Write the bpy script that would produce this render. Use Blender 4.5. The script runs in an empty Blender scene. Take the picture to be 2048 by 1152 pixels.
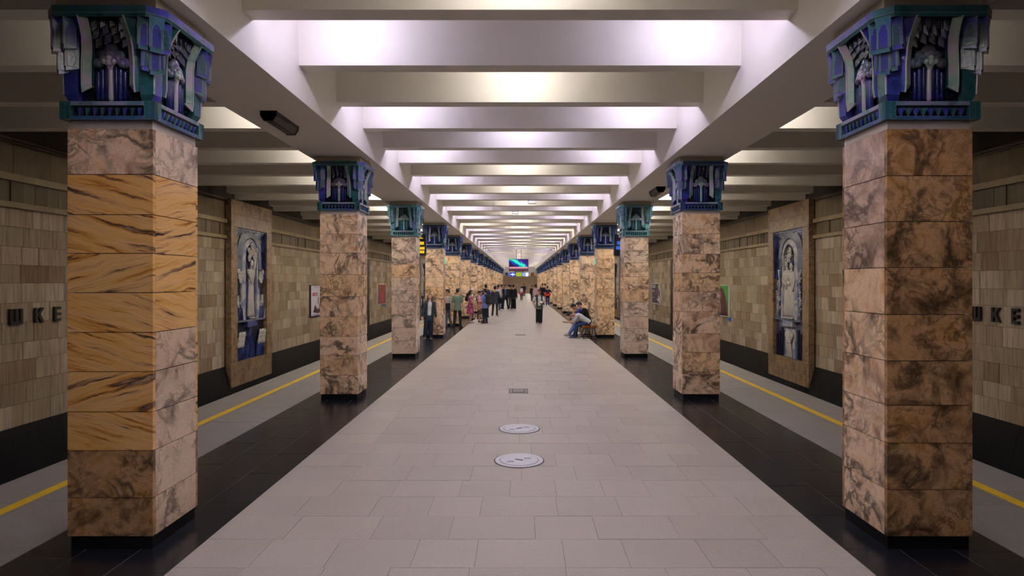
import bpy, bmesh, math, random
from mathutils import Vector, Matrix
sc = bpy.context.scene
COL = sc.collection
PI = math.pi

# ------------------------------------------------------------------ camera, world, exposure
F_PX, H_EYE = 1240.0, 2.1
cam_d = bpy.data.cameras.new('camera')
cam = bpy.data.objects.new('camera', cam_d)
COL.objects.link(cam)
cam.location = (0, 0, H_EYE)
cam.rotation_euler = (PI / 2, 0, 0)
cam_d.sensor_width = 36.0
cam_d.lens = 36.0 * F_PX / 2048.0
cam_d.shift_x = -16 / 2048.0
cam_d.shift_y = -13 / 2048.0
cam_d.clip_start = 0.05
cam_d.clip_end = 400
sc.camera = cam
world = bpy.data.worlds.new('world')
sc.world = world
world.use_nodes = True
world.node_tree.nodes['Background'].inputs[0].default_value = (0.02, 0.02, 0.02, 1)
world.node_tree.nodes['Background'].inputs[1].default_value = 0.2
sc.view_settings.view_transform = 'Standard'
sc.view_settings.look = 'None'
sc.view_settings.gamma = 1
sc.view_settings.use_curve_mapping = False
sc.view_settings.exposure = 1.32
LAMP = 60.0          # tube lamp strength
sc.cycles.use_denoising = True
sc.cycles.use_light_tree = True
sc.cycles.max_bounces = 8
sc.cycles.diffuse_bounces = 5
sc.cycles.sample_clamp_indirect = 6.0

# ------------------------------------------------------------------ layout (metres; X right, Y away from the camera)
COL_Y0, COL_DY, N_COL = 4.85, 6.12, 17
COL_IN, COL_W = 2.87, 0.67
COL_XC = COL_IN + COL_W / 2
GIR_IN, GIR_OUT, GIR_Z = 2.66, 3.72, 4.30
RIB_Z, SLAB_Z = 4.70, 5.24
RIB_Y0, RIB_DY, RIB_W = 7.46, COL_DY / 4, 0.24
WALL_X = 9.05
EDGE_X = 5.36
STRIP_IN, STRIP_OUT = 2.545, 3.83
Y_BACK, Y_END = -7.0, 110.0

# ------------------------------------------------------------------ mesh helpers
class MB:
    def __init__(s):
        s.v, s.f, s.c = [], [], []
        s.col = None
    def add(s, vs, fs):
        b = len(s.v)
        s.v += [tuple(p) for p in vs]
        for q in fs:
            s.f.append(tuple(i + b for i in q)); s.c.append(s.col)
        return s
    def box(s, x0, x1, y0, y1, z0, z1):
        return s.add([(x0,y0,z0),(x1,y0,z0),(x1,y1,z0),(x0,y1,z0),(x0,y0,z1),(x1,y0,z1),(x1,y1,z1),(x0,y1,z1)],
                     [(0,3,2,1),(4,5,6,7),(0,1,5,4),(1,2,6,5),(2,3,7,6),(3,0,4,7)])
    def prism(s, poly, d, axis='y', at=0.0):
        # poly of 2-D points extruded over [at, at+d]; axis y: poly is (x,z); x: poly is (y,z); z: poly is (x,y)
        n = len(poly)
        def P(p, t):
            return (p[0], t, p[1]) if axis == 'y' else ((t, p[0], p[1]) if axis == 'x' else (p[0], p[1], t))
        vs = [P(p, at) for p in poly] + [P(p, at + d) for p in poly]
        fs = [tuple(range(n)), tuple(range(2*n-1, n-1, -1))] + [(i, i+n, (i+1) % n + n, (i+1) % n) for i in range(n)]
        return s.add(vs, fs)
    def rings(s, rings, cap=True, closed=True):
        n = len(rings[0]); vs = [p for r in rings for p in r]; fs = []
        for k in range(len(rings) - 1):
            for i in range(n if closed else n - 1):
                j = (i + 1) % n
                fs.append((k*n+i, k*n+j, (k+1)*n+j, (k+1)*n+i))
        if cap:
            fs.append(tuple(range(n-1, -1, -1))); fs.append(tuple((len(rings)-1)*n + i for i in range(n)))
        return s.add(vs, fs)
    def capsule(s, a, b, ra, rb, n=10):
        a, b = Vector(a), Vector(b); d = (b - a)
        if d.length < 1e-6: d = Vector((0, 0, 1e-4))
        d.normalize()
        u = d.orthogonal().normalized(); w = d.cross(u)
        R = []
        for t, k in ((-0.98, .2), (-.7, .714), (0, 1)):
            R.append((a + d * (t * ra), ra * k))
        for t, k in ((0, 1), (.7, .714), (.98, .2)):
            R.append((b + d * (t * rb), rb * k))
        return s.rings([[c + u * (r * math.cos(2*PI*i/n)) + w * (r * math.sin(2*PI*i/n)) for i in range(n)] for c, r in R])
    def tube(s, pts, r, n=6):
        pts = [Vector(p) for p in pts]; R = []
        up = None
        for i, p in enumerate(pts):
            d = (pts[min(i+1, len(pts)-1)] - pts[max(i-1, 0)]).normalized()
            if up is None: up = d.orthogonal().normalized()
            u = (up - d * up.dot(d)).normalized(); up = u
            w = d.cross(u)
            R.append([p + u * (r*math.cos(2*PI*k/n)) + w * (r*math.sin(2*PI*k/n)) for k in range(n)])
        return s.rings(R)
    def ell(s, c, rx, ry, rz, n=10, m=7, M=None):
        R = []
        for k in range(m):
            t = PI * (k + 0.12) / (m - 1 + 0.24)
            R.append([(rx*math.sin(t)*math.cos(2*PI*i/n), ry*math.sin(t)*math.sin(2*PI*i/n), -rz*math.cos(t)) for i in range(n)])
        c = Vector(c)
        R = [[(M @ Vector(p) if M else Vector(p)) + c for p in r] for r in R]
        return s.rings(R)
    def loft(s, secs, n=16):
        # secs: (centre, right, forward, rx, ry)
        return s.rings([[Vector(c) + r * (rx*math.cos(2*PI*i/n)) + f * (ry*math.sin(2*PI*i/n)) for i in range(n)] for c, r, f, rx, ry in secs])
    def join(s, o, M=None):
        b = len(s.v)
        s.v += [tuple(M @ Vector(p)) if M else p for p in o.v]
        s.f += [tuple(i + b for i in q) for q in o.f]; s.c += o.c
        return s
    def mesh(s, name, smooth=False, fix=True, weld=False):
        me = bpy.data.meshes.new(name)
        me.from_pydata(s.v, [], s.f)
        if any(c is not None for c in s.c):
            at = me.color_attributes.new('Col', 'FLOAT_COLOR', 'CORNER')
            buf = []
            for p, c in zip(me.polygons, s.c):
                c = c or (.5, .5, .5)
                buf += [c[0], c[1], c[2], 1.0] * p.loop_total
            at.data.foreach_set('color', buf)
        if fix:
            bm = bmesh.new(); bm.from_mesh(me)
            if weld: bmesh.ops.remove_doubles(bm, verts=bm.verts[:], dist=1e-5)
            bmesh.ops.recalc_face_normals(bm, faces=bm.faces[:]); bm.to_mesh(me); bm.free()
        if smooth:
            me.polygons.foreach_set('use_smooth', [True] * len(me.polygons))
        me.update()
        return me
    def build(s, name, mat, parent=None, smooth=False):
        return link(name, s.mesh(name, smooth), mat, parent)

def link(name, me, mat=None, parent=None):
    o = bpy.data.objects.new(name, me)
    COL.objects.link(o)
    if mat is not None and me is not None and not me.materials: me.materials.append(mat)
    if parent: o.parent = parent
    return o
def empty(name, loc=(0, 0, 0), rz=0.0, parent=None):
    o = bpy.data.objects.new(name, None); COL.objects.link(o)
    o.location = loc; o.rotation_euler = (0, 0, rz); o.empty_display_size = .1
    if parent: o.parent = parent
    return o
def tag(o, label=None, cat=None, group=None, kind=None):
    if label: o['label'] = label
    if cat: o['category'] = cat
    if group: o['group'] = group
    if kind: o['kind'] = kind
    return o
_cubes = {}
def cube_mesh(mat):
    k = mat.name
    if k not in _cubes:
        e = 0.5
        me = MB().box(-e, e, -e, e, -e, e).mesh('slab_' + k); me.materials.append(mat); _cubes[k] = me
    return _cubes[k]
def slab(name, mat, parent, x0, x1, y0, y1, z0, z1):
    o = bpy.data.objects.new(name, cube_mesh(mat)); COL.objects.link(o)
    o.location = ((x0+x1)/2, (y0+y1)/2, (z0+z1)/2); o.scale = (abs(x1-x0), abs(y1-y0), abs(z1-z0))
    if parent: o.parent = parent
    return o

# ------------------------------------------------------------------ materials
def srgb(r, g, b):
    f = lambda c: (c/255/12.92) if c/255 <= .04045 else ((c/255+.055)/1.055)**2.4
    return (f(r), f(g), f(b))
class NT:
    def __init__(s, name):
        s.m = bpy.data.materials.new(name); s.m.use_nodes = True
        s.t = s.m.node_tree; s.b = s.t.nodes['Principled BSDF']
    def n(s, typ, **kw):
        nd = s.t.nodes.new(typ)
        for k, v in kw.items():
            if hasattr(nd, k): setattr(nd, k, v)
        return nd
    def set(s, sock, v):
        if isinstance(v, bpy.types.NodeSocket): s.t.links.new(v, sock)
        else:
            if isinstance(v, tuple) and len(v) == 3 and sock.type == 'RGBA': v = v + (1,)
            sock.default_value = v
    def math(s, op, a, b=0.0, c=0.0, clamp=False):
        nd = s.n('ShaderNodeMath', operation=op, use_clamp=clamp)
        s.set(nd.inputs[0], a); s.set(nd.inputs[1], b); s.set(nd.inputs[2], c)
        return nd.outputs[0]
    def vmath(s, op, a, b=(0, 0, 0)):
        nd = s.n('ShaderNodeVectorMath', operation=op); s.set(nd.inputs[0], a); s.set(nd.inputs[1], b)
        return nd.outputs[0]
    def noise(s, vec, scale, detail=4, dist=0.0, rough=.55, out=0):
        nd = s.n('ShaderNodeTexNoise'); s.set(nd.inputs['Vector'], vec)
        nd.inputs['Scale'].default_value = scale; nd.inputs['Detail'].default_value = detail
        nd.inputs['Distortion'].default_value = dist; nd.inputs['Roughness'].default_value = rough
        return nd.outputs[out]
    def ramp(s, fac, stops):
        nd = s.n('ShaderNodeValToRGB'); s.set(nd.inputs[0], fac); e = nd.color_ramp.elements
        while len(e) < len(stops): e.new(.5)
        for q, (p, c) in zip(e, stops):
            q.position = p; q.color = (c if isinstance(c, tuple) else (c, c, c)) + (1,)
        return nd.outputs[0]
    def mix(s, fac, a, b, mode='MIX'):
        nd = s.n('ShaderNodeMix', data_type='RGBA', blend_type=mode)
        s.set(nd.inputs[0], fac); s.set(nd.inputs[6], a); s.set(nd.inputs[7], b)
        return nd.outputs[2]
    def pos(s): return s.n('ShaderNodeNewGeometry').outputs['Position']
    def rnd(s):
        a = s.n('ShaderNodeObjectInfo').outputs['Random']
        b = s.n('ShaderNodeNewGeometry').outputs['Random Per Island']
        return s.math('FRACT', s.math('ADD', a, b))
    def rpos(s):
        r = s.rnd(); cb = s.n('ShaderNodeCombineXYZ')
        for i, k in enumerate((37.0, 91.0, 53.0)): s.set(cb.inputs[i], s.math('MULTIPLY', r, k))
        return s.vmath('ADD', s.pos(), cb.outputs[0]), r
    def bump(s, h, strength=.2, dist=.01):
        nd = s.n('ShaderNodeBump'); s.set(nd.inputs['Height'], h)
        nd.inputs['Strength'].default_value = strength; nd.inputs['Distance'].default_value = dist
        s.t.links.new(nd.outputs[0], s.b.inputs['Normal'])
    def done(s, col, rough=.5, spec=.5, metal=0.0):
        s.set(s.b.inputs['Base Color'], col); s.set(s.b.inputs['Roughness'], rough)
        s.b.inputs['Specular IOR Level'].default_value = spec; s.b.inputs['Metallic'].default_value = metal
        return s.m
def plain(name, col, rough=.5, spec=.5, metal=0.0, var=.12, scale=8.0):
    t = NT(name)
    f = t.noise(t.pos(), scale, 4)
    c = t.mix(f, tuple(x * (1 - var) for x in col), tuple(min(1, x * (1 + var)) for x in col))
    return t.done(c, rough, spec, metal)
def emit(name, col, strength, base=(.8, .8, .8)):
    t = NT(name); t.set(t.b.inputs['Emission Color'], col); t.b.inputs['Emission Strength'].default_value = strength
    return t.done(base, .5)

def m_marble(name, stops, vein, amount=.9, scale=3.0, tint=.5, rough=.16, vscale=3.2, dist=.9, blotch=.8):
    t = NT(name); p, r = t.rpos()
    a = t.noise(p, scale, 9, dist, .66)
    base = t.ramp(a, stops)
    def ridge(sc, w, off):
        b = t.noise(t.vmath('ADD', p, off), sc, 8, .7, .6)
        v = t.math('ABSOLUTE', t.math('SUBTRACT', b, .5))
        return t.ramp(v, [(0.0, 1.0), (w * .35, .75), (w, 0.0)])
    mk = t.ramp(t.noise(t.vmath('ADD', p, (7, 2, 9)), 1.6, 3, .6), [(.42, 0.0), (.56, 1.0)])
    mk2 = t.ramp(t.noise(t.vmath('ADD', p, (3, 8, 1)), 1.6, 3, .6), [(.40, 0.0), (.62, 1.0)])
    v1 = t.math('MULTIPLY', ridge(vscale * .72, .062, (0, 0, 0)), mk)
    v2 = t.math('MULTIPLY', t.math('MULTIPLY', ridge(vscale * 1.7, .045, (4, 4, 4)), mk2), .75)
    blot = t.ramp(t.noise(t.vmath('ADD', p, (11, 5, 3)), 3.0, 9, .8, .7), [(.605, 0.0), (.67, .9)])
    vf = t.math('MULTIPLY', t.math('MAXIMUM', t.math('MAXIMUM', v1, v2), t.math('MULTIPLY', blot, blotch)), amount)
    c = t.mix(vf, base, vein)
    sp = t.noise(p, 70, 4)
    c = t.mix(.3, c, t.ramp(sp, [(.3, .4), (.65, 1.1)]), 'MULTIPLY')
    tn = t.ramp(r, [(0.0, (1, .93, .85)), (.25, (1.05, 1.05, 1.05)), (.5, (1.04, .93, .80)), (.75, (.90, .84, .78)), (1.0, (1.0, .96, .92))])
    c = t.mix(tint, c, tn, 'MULTIPLY')
    return t.done(c, rough, .5)
def m_striped(name):
    t = NT(name); p, r = t.rpos()
    sp = t.n('ShaderNodeSeparateXYZ'); t.set(sp.inputs[0], p)
    sg = t.math('SUBTRACT', t.math('MULTIPLY', t.math('GREATER_THAN', r, .45), 2.0), 1.0)
    hx = t.math('ADD', sp.outputs[0], t.math('MULTIPLY', sp.outputs[1], .8))
    wob = t.math('MULTIPLY', t.noise(p, 2.5, 5), .12)
    c = t.math('ADD', t.math('ADD', sp.outputs[2], t.math('MULTIPLY', t.math('MULTIPLY', hx, sg), .27)), wob)
    cb = t.n('ShaderNodeCombineXYZ'); t.set(cb.inputs[0], t.math('MULTIPLY', hx, .5)); t.set(cb.inputs[2], t.math('MULTIPLY', c, 7.0))
    st = t.noise(cb.outputs[0], 1.5, 8, .25, .66)
    base = t.ramp(st, [(.32, srgb(44, 34, 30)), (.37, srgb(88, 68, 54)), (.405, srgb(206, 160, 104)), (.46, srgb(226, 184, 122)), (.55, srgb(220, 168, 92)), (.59, srgb(186, 128, 62)), (.618, srgb(60, 48, 42)), (.645, srgb(150, 124, 104)), (.68, srgb(216, 172, 112)), (.76, srgb(120, 92, 66))])
    fine = t.noise(t.vmath('MULTIPLY', cb.outputs[0], (1.5, 1, 5)), 2.0, 6)
    base = t.mix(.55, base, t.ramp(fine, [(.30, .5), (.45, 1.0), (.7, 1.1)]), 'MULTIPLY')
    tn = t.ramp(r, [(0, (1.15, 1.08, .98)), (.4, (1.15, 1.12, 1.08)), (.7, (1.15, 1.0, .80)), (1, (1.15, 1.15, 1.12))])
    base = t.mix(.6, base, tn, 'MULTIPLY')
    return t.done(base, .17, .5)
def m_tile(name, cols, rough=.55, streak=(18, 18, 1.1), contrast=.75):
    t = NT(name); p, r = t.rpos()
    base = t.ramp(r, [(i / (len(cols) - 1), c) for i, c in enumerate(cols)])
    st = t.noise(t.vmath('MULTIPLY', p, streak), 1.0, 6, .5)
    c = t.mix(contrast, base, t.ramp(st, [(.28, (.36, .33, .29)), (.5, (.95, .95, .95)), (.7, (1.25, 1.22, 1.15))]), 'MULTIPLY')
    big = t.noise(p, .9, 4)
    c = t.mix(.5, c, t.ramp(big, [(.3, (.62, .56, .48)), (.65, (1.05, 1.03, 1.0))]), 'MULTIPLY')
    t.bump(t.noise(p, 25, 5), .15, .006)
    return t.done(c, rough, .35)
def m_granite(name, a, b, rough, spec=.5, speck=220, amt=.35, stain=.25):
    t = NT(name); p, r = t.rpos()
    c = t.mix(t.noise(p, .8, 5), a, b)
    c = t.mix(amt, c, t.ramp(t.noise(p, speck, 2), [(.35, .45), (.6, 1.15)]), 'MULTIPLY')
    c = t.mix(stain, c, t.ramp(r, [(0, .78), (1, 1.08)]), 'MULTIPLY')
    rr = t.math('ADD', t.math('MULTIPLY', t.noise(p, 3.0, 4), .16), rough - .08)
    return t.done(c, rr, spec)
def m_glaze(name):
    t = NT(name)
    at = t.n('ShaderNodeAttribute'); at.attribute_name = 'Col'
    p = t.pos()
    n1 = t.noise(p, 7.0, 4, .3)
    c = t.mix(.85, at.outputs['Color'], t.ramp(n1, [(.32, (.22, .5, .5)), (.45, (.6, 1.0, .95)), (.55, (.9, .9, 1.0)), (.68, (1.1, .8, 1.7))]), 'MULTIPLY')
    # glaze runs thin on the edges and lets the pale clay show
    bv = t.n('ShaderNodeBevel'); bv.samples = 4; bv.inputs['Radius'].default_value = .007
    ng = t.n('ShaderNodeNewGeometry').outputs['Normal']
    dt = t.n('ShaderNodeVectorMath', operation='DOT_PRODUCT'); t.set(dt.inputs[0], bv.outputs[0]); t.set(dt.inputs[1], ng)
    e = t.ramp(t.math('ADD', t.math('ABSOLUTE', dt.outputs['Value']), t.math('MULTIPLY', t.math('SUBTRACT', t.noise(p, 30, 3), .5), .12)), [(.78, .5), (.98, 0.0)])
    c = t.mix(e, c, (.42, .42, .40))
    n2 = t.ramp(t.noise(p, 60, 4), [(.60, 0.0), (.78, .3)])
    c = t.mix(n2, c, (.34, .36, .42))
    t.bump(t.noise(p, 40, 3), .3, .005)
    return t.done(c, .2, .4)

M = {}
M['plaster'] = plain('white_plaster', (.73, .685, .61), .75, .25, var=.03, scale=3)
M['cream_block'] = plain('cream_plaster', (.62, .54, .42), .7, .3, var=.08)
M['neck'] = plain('pale_marble_neck', (.66, .60, .54), .35, .4, var=.1, scale=14)
PEACH = [(.28, srgb(160, 126, 98)), (.40, srgb(222, 183, 144)), (.51, srgb(248, 219, 184)), (.61, srgb(236, 194, 148)), (.74, srgb(184, 138, 96))]
M['marble_peach'] = m_marble('peach_breccia_marble', PEACH, srgb(56, 42, 34))
M['marble_tan'] = m_marble('tan_breccia_marble', [(.30, srgb(156, 124, 94)), (.42, srgb(220, 179, 135)), (.54, srgb(246, 211, 166)), (.70, srgb(188, 146, 101))], srgb(60, 46, 34), .85, 4.2, .5, .16, 4.5)
M['marble_pale'] = m_marble('pale_veined_marble', [(.28, srgb(182, 152, 126)), (.45, srgb(226, 200, 174)), (.6, srgb(232, 208, 180)), (.75, srgb(196, 152, 110))], srgb(62, 50, 46), .8, 2.4, .4)
M['marble_brown'] = m_marble('brown_mottled_marble', [(.34, srgb(92, 72, 46)), (.43, srgb(146, 112, 74)), (.52, srgb(196, 154, 108)), (.59, srgb(186, 140, 84)), (.70, srgb(110, 84, 50))], srgb(44, 36, 26), .8, 3.4, .5, .16, 3.6, .5, 1.0)
M['marble_rose'] = m_marble('rose_grey_marble', [(.30, srgb(120, 100, 88)), (.45, srgb(186, 156, 136)), (.56, srgb(214, 184, 160)), (.70, srgb(150, 118, 98))], srgb(58, 48, 48), .85, 2.6, .4, .16, 2.6)
M['marble_gold'] = m_striped('golden_striped_marble')
M['marble_frame'] = m_marble('tan_frame_marble', [(.3, srgb(112, 90, 68)), (.5, srgb(166, 138, 106)), (.7, srgb(136, 108, 78))], srgb(52, 42, 34), .7, 3.0, .5, .3)
M['tile'] = m_tile('sandstone_wall_tile', [srgb(148, 124, 96), srgb(180, 162, 136), srgb(162, 145, 121), srgb(196, 180, 158), srgb(140, 115, 87), srgb(173, 158, 134)])
M['frieze'] = m_tile('olive_frieze_slab', [srgb(92, 76, 48), srgb(112, 96, 66), srgb(84, 68, 44)], .5, (10, 10, 1.2), .4)
M['upper_slab'] = m_tile('brown_upper_slab', [srgb(112, 94, 68), srgb(126, 108, 80), srgb(104, 86, 62)], .55, (5, 5, 1.5), .4)
M['strip'] = m_tile('stone_cornice_strip', [srgb(150, 132, 100), srgb(160, 142, 110)], .5, (2, 2, 2), .3)
M['black'] = m_granite('black_base_stone', (.004, .004, .0045), (.008, .008, .008), .4, .15, 120, .3)
M['mortar'] = plain('dark_mortar', (.05, .042, .033), .9, .1)
M['floor_mortar'] = plain('floor_mortar', (.17, .15, .135), .9, .1)
M['granite'] = m_granite('pale_granite_paver', (.47, .418, .355), (.58, .522, .45), .34, .5, 160, .35, .35)
M['granite_side'] = m_granite('grey_platform_granite', (.24, .215, .19), (.34, .31, .275), .45, .4, 140, .4, .3)
M['dark_granite'] = m_granite('black_polished_granite', (.009, .010, .013), (.020, .021, .026), .22, .32, 90, .35, .4)
M['dark_mortar2'] = plain('pale_floor_joint', (.10, .09, .085), .8, .2)
M['glaze'] = m_glaze('majolica_glaze')
M['yellow'] = plain('yellow_line_paint', (.78, .50, .02), .5, .4, var=.15, scale=5)
M['letter'] = plain('dark_bronze_letter', (.022, .018, .016), .4, .5)
M['dark_metal'] = plain('dark_brown_metal', (.03, .02, .016), .45, .5)
M['black_plastic'] = plain('black_plastic', (.012, .012, .013), .35, .5)
M['white_plastic'] = plain('white_plastic', (.75, .75, .74), .4, .4)
M['iron'] = plain('black_iron', (.015, .014, .014), .4, .5)
M['wood'] = m_tile('varnished_orange_wood', [srgb(132, 78, 30), srgb(148, 90, 36)], .3, (4, 1, 30), .4)
M['cover'] = plain('grey_white_metal_cover', (.78, .78, .80), .4, .5, var=.10, scale=30)
M['cover_dark'] = plain('dark_cover_groove', (.07, .065, .065), .6, .3)
M['grey_wall'] = plain('grey_end_plaster', (.45, .44, .44), .8, .2)
M['stair'] = m_tile('brown_stair_marble', [srgb(160, 140, 116), srgb(178, 156, 132)], .4, (1, 1, 12), .4)
M['housing'] = plain('lamp_housing_white', (.7, .7, .7), .5, .4)
M['tube_lilac'] = emit('tube_lilac', (.74, .70, 1.0), LAMP)
M['tube_warm'] = emit('tube_warm', (1.0, .955, .92), LAMP)
M['tube_side'] = emit('tube_side', (1.0, .96, .92), LAMP * 0.3)
M['tube_side_mid'] = emit('tube_side_mid', (1.0, .96, .92), LAMP * 0.85)
M['tube_side_far'] = emit('tube_side_far', (1.0, .96, .90), LAMP * 3.7)
# ------------------------------------------------------------------ ceiling: slab, girders, ribs, hidden tube lamps
rng = random.Random(7)
ceiling = tag(MB().box(-9.5, 9.5, Y_BACK, Y_END + 12, SLAB_Z, SLAB_Z + .3).build('ceiling', M['plaster']), 'white ribbed plaster ceiling of the station hall', kind='structure')
for s in (-1, 1):
    a, b = sorted((s * GIR_IN, s * GIR_OUT))
    MB().box(a, b, Y_BACK, Y_END + .5, GIR_Z, SLAB_Z + .05).build('girder', M['plaster'], ceiling)
rib_c = MB().prism([(-RIB_W/2, RIB_Z), (RIB_W/2, RIB_Z), (RIB_W/2 + .03, SLAB_Z + .02), (-RIB_W/2 - .03, SLAB_Z + .02)], 2 * GIR_IN + .1, 'x', -GIR_IN - .05).mesh('rib'); rib_c.materials.append(M['plaster'])
def side_rib(l):
    me = MB().prism([(-RIB_W/2, RIB_Z), (RIB_W/2, RIB_Z), (RIB_W/2 + .03, SLAB_Z + .02), (-RIB_W/2 - .03, SLAB_Z + .02)], l, 'x', 0).mesh('side_rib')
    me.materials.append(M['plaster']); return me
L_FULL = 9.3 - GIR_OUT + .05
rib_s = [side_rib(L_FULL), side_rib(WALL_X - .45 - GIR_OUT + .05)]
def lamp_mesh(mat):
    h = MB().box(-.29, .29, -.05, .05, .04, .20).mesh('lamp_housing'); h.materials.append(M['housing'])
    t = MB().tube([(-.25, 0, 0), (.25, 0, 0)], .026, 8).mesh('lamp_tube'); t.materials.append(mat)
    return h, t
LM = {k: lamp_mesh(M[k]) for k in ('tube_lilac', 'tube_warm', 'tube_side', 'tube_side_mid', 'tube_side_far')}
def lamp(x, y, z, kind):
    h = link('lamp_housing', LM[kind][0], None, ceiling); h.location = (x, y, z)
    t = link('lamp_tube', LM[kind][1], None, h)
n0 = math.ceil((Y_BACK + .3 - RIB_Y0) / RIB_DY); n1 = int((Y_END - RIB_Y0) / RIB_DY)
for n in range(n0, n1 + 1):
    y = RIB_Y0 + n * RIB_DY + RIB_W / 2
    link('rib', rib_c, None, ceiling).location = (0, y, 0)
    for s in (-1, 1):
        o = link('side_rib', rib_s[n % 2], None, ceiling)
        o.location = (s * (GIR_OUT - .05), y, 0)
        if s < 0: o.rotation_euler = (0, 0, PI)
    yl = y - RIB_DY + RIB_W / 2 + .45; zl = SLAB_Z - .20
    if n < -6: continue
    if n % 2 == 0:
        k = 'tube_lilac' if n < 4 or rng.random() < .65 else 'tube_warm'
        lamp(-1.95, yl, zl, k)
        k = 'tube_lilac' if n < 8 or rng.random() < .55 else 'tube_warm'
        lamp(1.95, yl, zl, k)
        if n < 0: continue
        ks = 'tube_side' if n < 2 else ('tube_side_mid' if n < 6 else 'tube_side_far')
        lamp(-4.25, yl, zl, ks); lamp(4.25, yl, zl, ks)
    else:
        lamp(0, yl, zl, 'tube_warm' if n % 4 == 1 or rng.random() < .5 else 'tube_lilac')

for yl in (Y_END + 1.5, Y_END + 4.5, Y_END + 7.5, Y_END + 10):  # unseen lamps added above the stairs to brighten the far end
    for x in (-1.8, 1.8): lamp(x, yl, SLAB_Z - .2, 'tube_side_mid')

# ------------------------------------------------------------------ floor, platform strips, track pits
floor = tag(MB().box(-EDGE_X + .02, EDGE_X - .02, Y_BACK, Y_END + 3, -.35, -.003).build('floor', M['floor_mortar']), 'station platform floor of pale granite with black granite strips', kind='structure')
rng = random.Random(11)
def pave(x0, x1, y0, y1, wmin, wmax, mat, name, n_obj, gap, y_obj=4.0, far_name=None):
    """courses of pavers across X between y0..y1 rows given as list"""
    far = MB(); cnt = 0
    for (ya, yb) in zip(y0, y0[1:]):
        x = x0
        xs = [x0]
        while x < x1 - wmin * 1.3:
            x += rng.uniform(wmin, wmax); xs.append(min(x, x1))
        if x1 - xs[-1] < wmin * .5: xs[-1] = x1
        else: xs.append(x1)
        for xa, xb in zip(xs, xs[1:]):
            dz = rng.uniform(-.0012, .0012)
            if ya >= y_obj - .01 and cnt < n_obj:
                slab(name, mat, floor, xa + gap, xb - gap, ya + gap, yb - gap, -.05, dz); cnt += 1
            else:
                far.box(xa + gap, xb - gap, ya + gap, yb - gap, -.05, dz)
    tag(far.build(far_name or name, mat, floor), kind='stuff')
rows = [4.55 + .5 * k for k in range(-23, 216)]
pave(-STRIP_IN, STRIP_IN, rows, None, .44, .76, M['granite'], 'granite_paver', 298, .0017)
def pave_long(x0, x1, lo, hi, mat, name, n_obj, gap, y_obj=3.5):
    far = MB(); cnt = 0; y = Y_BACK
    off = rng.uniform(0, .5)
    while y < Y_END + 2:
        yb = y + rng.uniform(lo, hi); dz = rng.uniform(-.001, .001)
        if y >= y_obj and cnt < n_obj:
            slab(name, mat, floor, x0 + gap, x1 - gap, y + gap, yb - gap, -.05, dz); cnt += 1
        else: far.box(x0 + gap, x1 - gap, y + gap, yb - gap, -.05, dz)
        y = yb
    return far
for s in (-1, 1):
    w = (STRIP_OUT - STRIP_IN) / 3
    far = MB()
    for k in range(3):
        a, b = sorted((s * (STRIP_IN + k * w), s * (STRIP_IN + (k + 1) * w)))
        far.join(pave_long(a, b, .55, .95, M['dark_granite'], 'black_paver', 28, .0038))
    tag(far.build('black_paver', M['dark_granite'], floor), kind='stuff')
    far = MB()
    for a, b in ((STRIP_OUT, 4.62), (4.62, EDGE_X)):
        a, b = sorted((s * a, s * b))
        far.join(pave_long(a, b, .8, 1.3, M['granite_side'], 'platform_slab', 20, .002))
    tag(far.build('platform_slab', M['granite_side'], floor), kind='stuff')
    a, b = sorted((s * 4.665, s * 4.785))
    o = MB().box(a, b, Y_BACK + .2, Y_END, .0008, .0042).build('safety_line', M['yellow'], floor)
    a, b = sorted((s * (EDGE_X - .05), s * 9.4))
    tag(MB().box(a, b, Y_BACK, Y_END + 3, -1.9, -1.7).build('floor_track_' + ('left' if s < 0 else 'right'), M['black']), 'dark track bed below the platform edge', kind='structure')
    a, b = sorted((s * (EDGE_X - .4), s * (EDGE_X - .03)))
    MB().box(a, b, Y_BACK, Y_END + 3, -1.7, -.34).build('platform_edge', M['black'], floor)

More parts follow.
